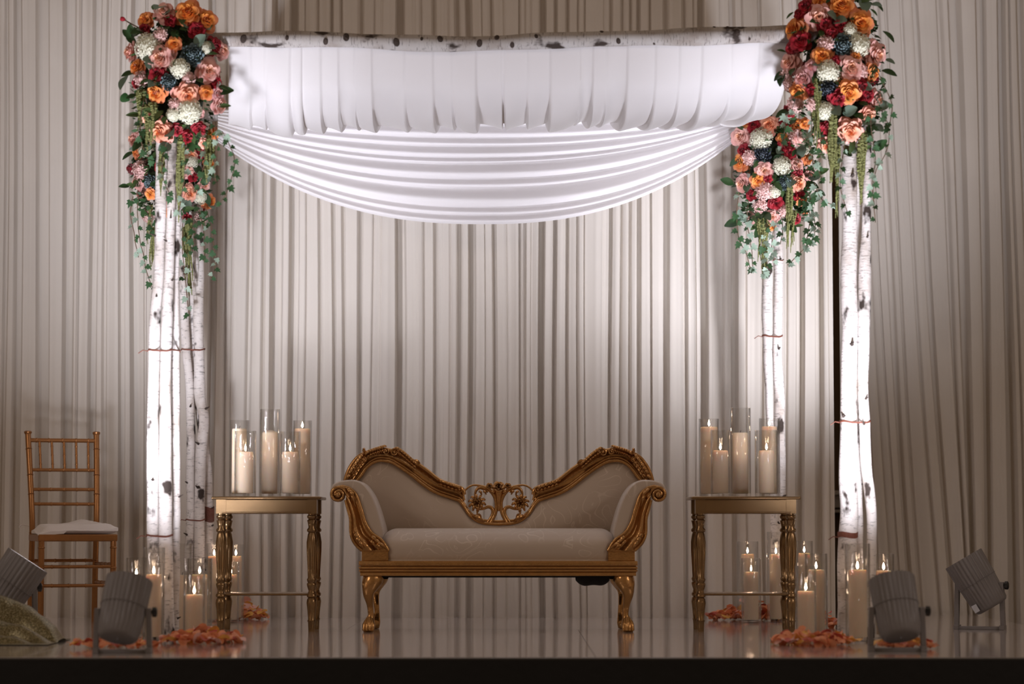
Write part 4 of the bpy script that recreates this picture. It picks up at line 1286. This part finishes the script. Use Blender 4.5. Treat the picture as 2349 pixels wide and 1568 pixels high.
candle_vase(617, YBk - .06, zt1, 938, 47, 991, 36, False, 'tallest clear vase %s' % LT, 'unlit ivory candle with pointed top in the tallest vase %s' % LT, cone=True)
candle_vase(692, YBk, zt1, 964, 44, 983, 37, True, 'clear vase on the left side table, back row, settee side', 'tall lit ivory candle %s on the settee side' % LT)
candle_vase(561, YA, zt1, 988, 50, 1036, 36, True, 'short clear vase %s on the birch post side' % LT, 'short lit ivory candle %s on the birch post side' % LT)
candle_vase(664, YA, zt1, 989, 48, 1036, 36, True, 'short clear vase %s on the settee side' % LT, 'short lit ivory candle %s on the settee side' % LT)
candle_vase(1628, YBk, zt2, 960, 47, 979, 40, True, 'clear vase on the right side table, back row, settee side', 'tall lit ivory candle %s on the settee side' % RT)
candle_vase(1700, YBk - .06, zt2, 935, 48, 992, 36, False, 'tallest clear vase %s' % RT, 'unlit ivory candle in the tallest vase %s' % RT)
candle_vase(1767, YBk, zt2, 959, 48, 978, 35, True, 'clear vase on the right side table, back row, against the trunks', 'tall lit ivory candle %s against the birch trunks' % RT)
candle_vase(1654, YA, zt2, 986, 45, 1033, 35, True, 'short clear vase %s on the settee side' % RT, 'short lit ivory candle %s on the settee side' % RT)
candle_vase(1760, YA, zt2, 986, 54, 1033, 35, True, 'short clear vase %s on the birch post side' % RT, 'short lit ivory candle %s on the birch post side' % RT)
FLp = 'at the foot of the front left birch post'; RLp = 'at the foot of the rear left birch post'; FRp = 'at the foot of the front right birch post'; RRp = 'at the foot of the rear right birch post'
for a in [(446, 11.02, 1309, 50, 1363, 39, 'short clear vase %s, among the petals' % FLp, 'shortest lit candle %s' % FLp),
          (458, 11.36, 1280, 58, 1317, 36, 'tall clear vase behind the shortest candle, by the front left birch post', 'lit candle %s, just behind the shortest one' % FLp),
          (353, 11.00, 1255, 50, 1317, 36, 'tall clear vase in front of the front left birch trunks', 'lit candle in front of the trunks %s' % FLp),
          (313, 11.28, 1278, 46, 1322, 34, 'clear vase behind the dark uplight, by the front left birch post', 'lit candle behind the dark uplight %s' % FLp),
          (418, 11.62, 1246, 44, 1318, 33, 'clear vase %s, behind the trunks' % FLp, 'candle behind the trunks %s' % FLp),
          (491, 13.12, 1245, 36, 1275, 28, 'clear vase %s, touching the trunks' % RLp, 'lit candle %s, touching the trunks' % RLp),
          (541, 13.30, 1248, 38, 1275, 27, 'tall clear vase under the table, by the rear left birch post', 'taller lit candle %s, under the table' % RLp),
          (530, 13.02, 1288, 38, 1317, 28, 'short clear vase under the table, by the rear left birch post', 'shorter lit candle %s, under the table' % RLp),
          (1715, 13.34, 1241, 50, 1270, 30, 'tall clear vase under the table shelf, by the rear right birch post', 'taller lit candle %s, towards the settee' % RRp),
          (1723, 13.02, 1280, 46, 1311, 33, 'short clear vase by the rear right birch post, towards the settee', 'shortest lit candle %s' % RRp),
          (1780, 13.10, 1219, 42, 1271, 30, 'tallest clear vase before the trunks of the rear right birch post', 'lit candle %s, before the trunks' % RRp),
          (1845, 13.30, 1240, 40, 1268, 27, 'clear vase beyond the table leg, by the rear right birch post', 'lit candle %s, beyond the table leg' % RRp),
          (1872, 11.36, 1269, 52, 1306, 38, 'tall clear vase behind the shortest candle, by the front right birch post', 'lit candle %s, just behind the shortest one' % FRp),
          (1848, 11.02, 1297, 48, 1355, 39, 'short clear vase %s, among the petals' % FRp, 'shortest lit candle %s' % FRp),
          (1967, 10.95, 1246, 58, 1306, 42, 'tall clear vase in front of the front right birch trunks', 'lit candle in front of the trunks %s' % FRp),
          (2027, 11.24, 1269, 48, 1308, 36, 'clear vase behind the dark uplight, by the front right birch post', 'lit candle behind the dark uplight %s' % FRp)]:
    candle_vase(a[0], a[1], 0.0, a[2], a[3], a[4], a[5], not a[7].startswith('candle behind'), a[6], a[7])

# ================================================================== PETAL HEAPS
pet = []
for v in range(3):
    mb = MB()
    def fn(u, w, v=v):
        uu = 2 * u - 1
        x = uu * .5 * math.sin(math.pi * (.12 + .80 * w)) ** .6
        return (x, w - .5, .35 * x * x * (1 + v) + .22 * math.sin(w * 2.5 + v) + .05 * math.sin(u * 6 + v * 2))
    mb.grid(5, 5, fn)
    pet.append(mb)
PM = {}
def keep_clear(x, y):
    for _ in range(4):
        for ox, oy, r in OBST:
            d = math.hypot(x - ox, y - oy); m = r + .028
            if d < m:
                k = m / max(d, .001); x = ox + (x - ox) * k; y = oy + (y - oy) * k
    return x, y
for v in range(3):
    for c in ('coral', 'orange', 'pink', 'red'):
        me = bpy.data.meshes.new('rose_petal'); me.from_pydata(pet[v].v, [], pet[v].f); me.update(); me.materials.append(M['petal_' + c])
        me.polygons.foreach_set('use_smooth', [True] * len(me.polygons)); PM[v, c] = me
heaps = [  # px, py, half width px, half depth m, height m, count, colours, where
    ((462, 1474), 92, .22, .06, 85, 'coral coral pink orange red pink', 'in the heap before the front left birch post'),
    ((270, 1485), 105, .14, .022, 36, 'coral red coral orange', 'scattered under the dark uplight by the gold chair'),
    ((545, 1420), 66, .16, .11, 70, 'coral orange orange pink', 'in the heap behind the left side table legs'),
    ((418, 1420), 22, .12, .07, 12, 'coral orange pink', 'in the small heap behind the front left trunks'),
    ((1712, 1422), 90, .16, .11, 85, 'coral orange coral pink red', 'in the heap under the right side table'),
    ((1868, 1478), 98, .22, .06, 85, 'coral coral red pink orange', 'in the heap before the front right birch post'),
    ((2075, 1488), 75, .10, .02, 24, 'coral red orange', 'scattered under the dark uplight by the right candles'),
    ((1898, 1440), 24, .12, .085, 16, 'coral red pink', 'in the small heap beside the shortest right candle')]
names = {'coral': 'curled coral rose petal', 'orange': 'curled amber rose petal', 'pink': 'curled blush rose petal', 'red': 'dark red rose petal'}
rnd = random.Random(21)
allp = []
for (pp, hw, hd, hh, n, cols, where) in heaps:
    c = FL(*pp); hwm = hw / S(c.y)
    for i in range(n):
        a = rnd.uniform(0, 6.283); r = math.sqrt(rnd.random())
        k = rnd.random()
        x = c.x + math.cos(a) * r * hwm; y = c.y + math.sin(a) * r * hd
        x, y = keep_clear(x, y)
        z = .012 + hh * (1 - r) * k + (.004 * rnd.random())
        allp.append((x, max(y, Y0 + .04), z, rnd.choice(cols.split()), where))
rnd.shuffle(allp)
single, rest = allp[:300], allp[300:]
PR = .030
for (x, y, z, c, where) in single:
    o = bpy.data.objects.new('rose_petal', PM[rnd.randrange(3), c]); COL.objects.link(o)
    o.location = (x, y, z); s = rnd.uniform(.034, .058)
    o.scale = (s, s, s); o.rotation_euler = (rnd.uniform(-.7, .7), rnd.uniform(-.7, .7), rnd.uniform(0, 6.28))
    if z < .02: o.rotation_euler = (rnd.uniform(-.15, .25), rnd.uniform(-.2, .2), rnd.uniform(0, 6.28))
    tag(o, names[c] + ' ' + where, 'petal', 'rose petals ' + where)
# each heap's hidden inner petals, which nobody could count
mb = MB()
for (pp, hw, hd, hh, n, cols, where) in heaps:
    c = FL(*pp); hwm = hw / S(c.y)
    for i in range(n):
        a = rnd.uniform(0, 6.283); r = math.sqrt(rnd.random()) * .95
        x = c.x + math.cos(a) * r * hwm; y = max(Y0 + .04, c.y + math.sin(a) * r * hd); z = .006 + hh * (1 - r) * rnd.random() * .75
        x, y = keep_clear(x, y); y = max(Y0 + .04, y)
        R = Euler((rnd.uniform(-.6, .6), rnd.uniform(-.6, .6), rnd.uniform(0, 6.28))).to_matrix(); s = rnd.uniform(.032, .05)
        src = pet[i % 3]
        mb.add([R @ (Vector(p) * s) + Vector((x, y, z + .004)) for p in src.v], src.f)
tag(mb.build('petal_litter', M['petal_coral']), 'loose coral petals filling the insides of the floor heaps', 'petals', kind='stuff')

# ================================================================== UPLIGHTS
def uplight(label, foot, height, axis, radius, length, power, cone, target, yaw=0.0, sticker=False, knob_side=1, blend=.7, col=(.90, .90, 1.0), core=None):
    # foot: point on the floor; axis: unit vector the can points along; pivot at given height
    root = empty('uplight', foot); tag(root, label, 'stage light', 'white par-can uplights')
    ax = Vector(axis).normalized()
    piv = Vector(foot) + Vector((0, 0, height))
    q = ax.to_track_quat('Z', 'Y').to_matrix()
    R, L = radius, length
    a0 = piv - ax * L * .45
    mb = MB()
    prof = [(R * .66, 0), (R * .78, L * .015), (R * .86, L * .06), (R * .91, L * .20), (R * .95, L * .46), (R * .965, L * .52), (R * .97, L * .54), (R * 1.0, L * .98), (R * .99, L), (R * .93, L), (R * .92, L * .93)]
    mb.lathe(prof, a0, 120, rib=lambda i, k: (1.0 if (k % 4 < 2) else (.945 if 3 <= i <= 9 else 1)), rot=q, cap=False)
    mb.lathe([(.002, 0), (R * .66, 0)], a0, 120, rot=q, cap=False)
    h = mb.build('housing', M['par_white'], root)
    mb = MB(); mb.lathe([(R * .985, L * .525), (R * 1.0, L * .53), (R * .985, L * .535)], a0, 48, rot=q, cap=False); mb.build('seam_ring', M['par_white'], h)
    mb = MB(); mb.lathe([(R * .9, L * .925), (R * .5, L * .945), (.002, L * .95)], a0, 40, rot=q, cap=False); mb.build('lens', M['lens'], h)
    side = Vector((math.cos(yaw), math.sin(yaw), 0))
    for sg in (-1, 1):
        mb = MB()
        top = piv + side * sg * (R * 1.07); bot = Vector(foot) + side * sg * (R * 1.12) + Vector((0, 0, .012))
        d = (bot - top)
        wv = d.cross(side).normalized()
        rot = Matrix((side, wv, -d.normalized())).transposed()
        mb.box((top + bot) / 2 - d.normalized() * -.0, (.020, .034, d.length + .03), rot)
        mb.build('yoke_arm', M['par_white'], root, smooth=False, bevel=.002)
        mb = MB()
        kq = (side * sg).to_track_quat('Z', 'Y').to_matrix()
        if sg == knob_side:
            mb.lathe([(.006, 0), (.006, .012), (.018, .014), (.019, .028), (.013, .032)], top, 12, rib=lambda i, k: (1 if k % 2 else .82) if i >= 2 else 1, rot=kq)
            mb.build('knob', M['black_plastic'], root)
        else:
            mb.lathe([(.008, 0), (.008, .006), (.005, .008)], top, 10, rot=kq); mb.build('bolt', M['black_plastic'], root)
    mb = MB()
    f = Vector(foot)
    rotz = Matrix.Rotation(yaw, 3, 'Z')
    mb.box(f + Vector((0, 0, .007)), (R * 2.3, .045, .014), rotz)
    for sg in (-1, 1):
        mb.box(f + side * sg * R * 1.1 + Vector((0, 0, .010)), (.022, .075, .020), rotz)
    mb.build('base_bracket', M['par_white'], root, smooth=False, bevel=.002)
    if sticker:
        mb = MB()
        def fs(u, v):
            an = -1.05 + .42 * u
            p = Vector((R * .86 * math.cos(an), R * .86 * math.sin(an), L * lerp(.06, .20, v)))
            return a0 + q @ (p * 1.0) + (q @ Vector((math.cos(an), math.sin(an), 0))) * .012
        mb.grid(6, 4, fs); mb.build('sticker', M['sticker'], h)
    src = a0 + ax * (L * 1.01)
    # hot core and weaker wide spill; front cans have an added flower-brightening beam
    for (pw_, cn, tg) in [(power, cone, target)] + (core or []):
        l = bpy.data.lights.new('uplight_beam', 'SPOT')
        l.energy = pw_; l.spot_size = math.radians(cn); l.spot_blend = blend; l.shadow_soft_size = .12; l.color = col
        lo = bpy.data.objects.new('uplight_beam', l); COL.objects.link(lo)
        lo.parent = root; lo.location = src - Vector(foot)
        lo.rotation_euler = (Vector(tg) - src).to_track_quat('-Z', 'Y').to_euler()
    return root
fl = FL(281, 1497); fr = FL(2058, 1493)
pl = P(372, 700, YF); prr = P(1962, 700, YF)
uplight('dark grey-backed par uplight on the stage lip among petals near the gold chair', fl, .150, (.14, .42, 1), .088, .235, 210, 100, P(470, 330, YF), yaw=.05, blend=1.0, core=[(230, 44, P(376, 1010, YF)), (155, 40, P(415, 190, YF))])
uplight('dark grey-backed par uplight on the stage lip beside the front right candles', fr, .150, (-.10, .42, 1), .088, .235, 210, 100, P(1880, 330, YF), yaw=-.05, blend=1.0, core=[(230, 44, P(1962, 1010, YF)), (155, 40, P(1915, 190, YF))])
uplight('pale ribbed par uplight tilted right, behind the gold sequin cloth', FL(20, 1462), .21, (.55, .10, .85), .098, .25, 170, 92, P(620, 420, 13.2), yaw=.3, blend=1.0, core=[(200, 54, P(600, 480, 13.5))])
uplight('pale ribbed par uplight tilted left, with a white sticker, at the stage right corner', FL(2248, 1443), .20, (-.50, .10, .87), .094, .255, 200, 90, P(1690, 500, 13.2), yaw=-.35, sticker=True, knob_side=1, blend=1.0, core=[(250, 56, P(1700, 560, 13.6))])

# ================================================================== CHIAVARI CHAIR
def chair():
    ya = math.radians(20)
    rr_ = P(217, 1425, 13.2)
    f = Vector((math.sin(ya), -math.cos(ya), 0)); r = Vector((math.cos(ya), math.sin(ya), 0))
    RR = FL(216, 1425); RR.z = 0
    wb, wf, dp = .315, .345, .375
    RL = RR - r * wb
    mid = (RR + RL) / 2
    FLl = mid - r * wf / 2 + f * dp; FRr = mid + r * wf / 2 + f * dp
    root = empty('dining_chair', mid + f * dp / 2); root.location.z = 0
    tag(root, 'copper-gold bamboo-style banquet chair with slatted back in front of the drapes', 'chair')
    up = Vector((0, 0, 1)); hs = .425
    def bamboo(a, b, rad, name, joints, n=10):
        mb = MB(); path = []; rd = []
        N = 24
        for i in range(N + 1):
            t = i / N; path.append(a.lerp(b, t)); rd.append(rad)
        mb.tube(path, rd, n)
        for j in joints:
            c = a.lerp(b, j); d = (b - a).normalized() * .003
            mb.tube([c - d * 1.6, c - d * .6, c + d * .6, c + d * 1.6], [rad * .98, rad * 1.18, rad * 1.18, rad * .98], n)
        return mb.build(name, M['chair_gold'], root)
    tops = []
    for sgn, base in ((-1, RL), (1, RR)):
        p0 = base; p1 = base + up * .25 + f * .012; p2 = base + up * .47 + f * .03 + r * 0; p3 = base + up * .92 - f * .055 + r * sgn * .012
        sp = spline([tuple(p0), tuple(p1), tuple(p2), tuple(base + up * .70 - f * .005 + r * sgn * .006), tuple(p3)], 40)
        mb = MB(); mb.tube(sp, [.0145] * 40, 12)
        for j in (12, 18, 26, 30, 35):
            c = Vector(sp[j]); d = (Vector(sp[j + 1]) - c).normalized() * .003
            mb.tube([c - d, c, c + d], [.0142, .0172, .0142], 12)
        mb.tube([p3 - up * .002, p3 + up * .004, p3 + up * .012, p3 + up * .016], [.0145, .019, .019, .012], 12)
        mb.build('rear_leg', M['chair_gold'], root); tops.append(sp)
    def at(side, z):
        sp = tops[side]
        k = min(range(len(sp)), key=lambda i: abs(sp[i][2] - z)); return Vector(sp[k])
    for z in (.885, .735, .655, .575):
        bamboo(at(0, z), at(1, z), .0085 if z < .88 else .0105, 'back_rail', [.12, .3, .5, .7, .88])
    a0, a1, b0, b1 = at(0, .885), at(1, .885), at(0, .735), at(1, .735)
    for k in range(5):
        t = (k + .8) / 5.6 + .02
        bamboo(b0.lerp(b1, t), a0.lerp(a1, t), .0062, 'spindle', [.2, .5, .8], 8)
    for base in (FLl, FRr):
        bamboo(base + up * (hs - .01), base - f * 0, .0145, 'front_leg', [.12, .35, .55])
    # seat frame
    mb = MB()
    poly = [RL + up * (hs - .03) - r * .012, RR + up * (hs - .03) + r * .012, FRr + up * (hs - .03) + r * .018 + f * .015, FLl + up * (hs - .03) - r * .018 + f * .015]
    mb.prism(poly, (0, 0, .034)); mb.build('seat', M['chair_gold'], root, smooth=False, bevel=.006)
    for z in (.255, .165):
        bamboo(FLl + up * (z + .02), FRr + up * (z + .02), .0085, 'stretcher', [.15, .38, .62, .85])
        bamboo(RL + up * (z + .03), FLl + up * (z + .03), .0085, 'stretcher', [.2, .4, .6, .8])
        bamboo(RR + up * (z + .03), FRr + up * (z + .03), .0085, 'stretcher', [.2, .4, .6, .8])
    bamboo(RL + up * .30, RR + up * .30, .0085, 'stretcher', [.15, .38, .62, .85])
    # cushion (a thing of its own, tied on)
    z0 = hs + .004
    cu = empty('seat_cushion', (root.location.x, root.location.y, z0)); tag(cu, 'creased ivory cushion lying on the copper-gold chair', 'cushion')
    c00 = RL - r * .005 + f * .03; c10 = RR + r * .005 + f * .03; c01 = FLl - r * .02 + f * .012; c11 = FRr + r * .02 + f * .012
    mb = MB()
    def top(u, v):
        p = c00.lerp(c10, u).lerp(c01.lerp(c11, u), v)
        e = min(u, 1 - u, v, 1 - v)
        h = .030 * sstep(0, .12, e) + .018 + .022 * math.exp(-((u - .72) / .2) ** 2 - ((v - .15) / .3) ** 2) + .014 * math.exp(-((u - 1.0) / .12) ** 2) - .018 * math.exp(-((u - .02) / .12) ** 2 - ((v - .9) / .3) ** 2)
        h += .004 * mnoise.noise(Vector((u * 6, v * 6, 2)))
        return p + up * (z0 + h)
    def bot(u, v):
        p = Vector(top(u, v)); e = min(u, 1 - u, v, 1 - v)
        p.z = z0 + .016 * math.exp(-e / .04) * (1 if u > .35 else .2) - .010 * math.exp(-((u - .08) / .14) ** 2 - ((v - 1) / .08) ** 2)
        return p
    mb.grid(26, 26, top); mb.grid(26, 26, bot)
    N = 26
    for k in range(N - 1):
        for (i0, i1) in ((k, k + 1), (N * (N - 1) + k, N * (N - 1) + k + 1), (k * N, (k + 1) * N), (k * N + N - 1, (k + 1) * N + N - 1)):
            mb.f.append((i0, i1, i1 + N * N, i0 + N * N))
    mb.build('cushion_pad', M['cushion'], cu)
    for base, sg in ((RL, -1), (RR, -1)):
        mb = MB(); p = base + f * .03 + up * (z0 + .03)
        mb.tube([p, p + r * sg * .02 + up * .012 - f * .02, p + r * sg * .045 + up * .016 - f * .03, p + r * sg * .06 + up * .004 - f * .03], .003, 6); mb.build('tie', M['cushion'], cu)
chair()

# ================================================================== GOLD SEQUIN CLOTH
a = FL(-160, 1470); b = FL(132, 1477)
mb = MB()
yc = (a.y + b.y) / 2
ridges = [(.15, .11, [(-200, .24), (-60, .215), (0, .178), (45, .145), (85, .100), (115, .060), (134, .012)]),
          (-.02, .062, [(-200, .12), (0, .088), (50, .070), (95, .036), (122, .006)]),
          (-.13, .05, [(-200, .06), (0, .038), (50, .028), (85, .006)])]
def crest_h(pts, px):
    if px <= pts[0][0]: return pts[0][1]
    for (x0_, h0), (x1_, h1) in zip(pts, pts[1:]):
        if px <= x1_: return lerp(h0, h1, (px - x0_) / (x1_ - x0_))
    return 0
def cloth(u, v):
    px = lerp(-200, 134, u)
    X = P(px, 1470, yc).x
    yy = lerp(-.26, .34, v)
    z = .003
    for (yo, wd, pts) in ridges:
        h = crest_h(pts, px)
        yo2 = yo - .05 * sstep(0, 134, px) + .02 * math.sin(px * .03)
        q = (yy - yo2) / wd
        if abs(q) < 1: z = max(z, h * (1 - abs(q) ** 2.6) ** .6)
    z += .007 * mnoise.noise(Vector((u * 14, v * 12, 1))) * sstep(.01, .05, z)
    return (X, yc + yy, max(.002, z))
mb.grid(70, 90, cloth)
o = mb.build('sequin_cloth', M['glitter']); tag(o, 'rumpled gold sequin cloth heaped on the stage below the chair', 'cloth')
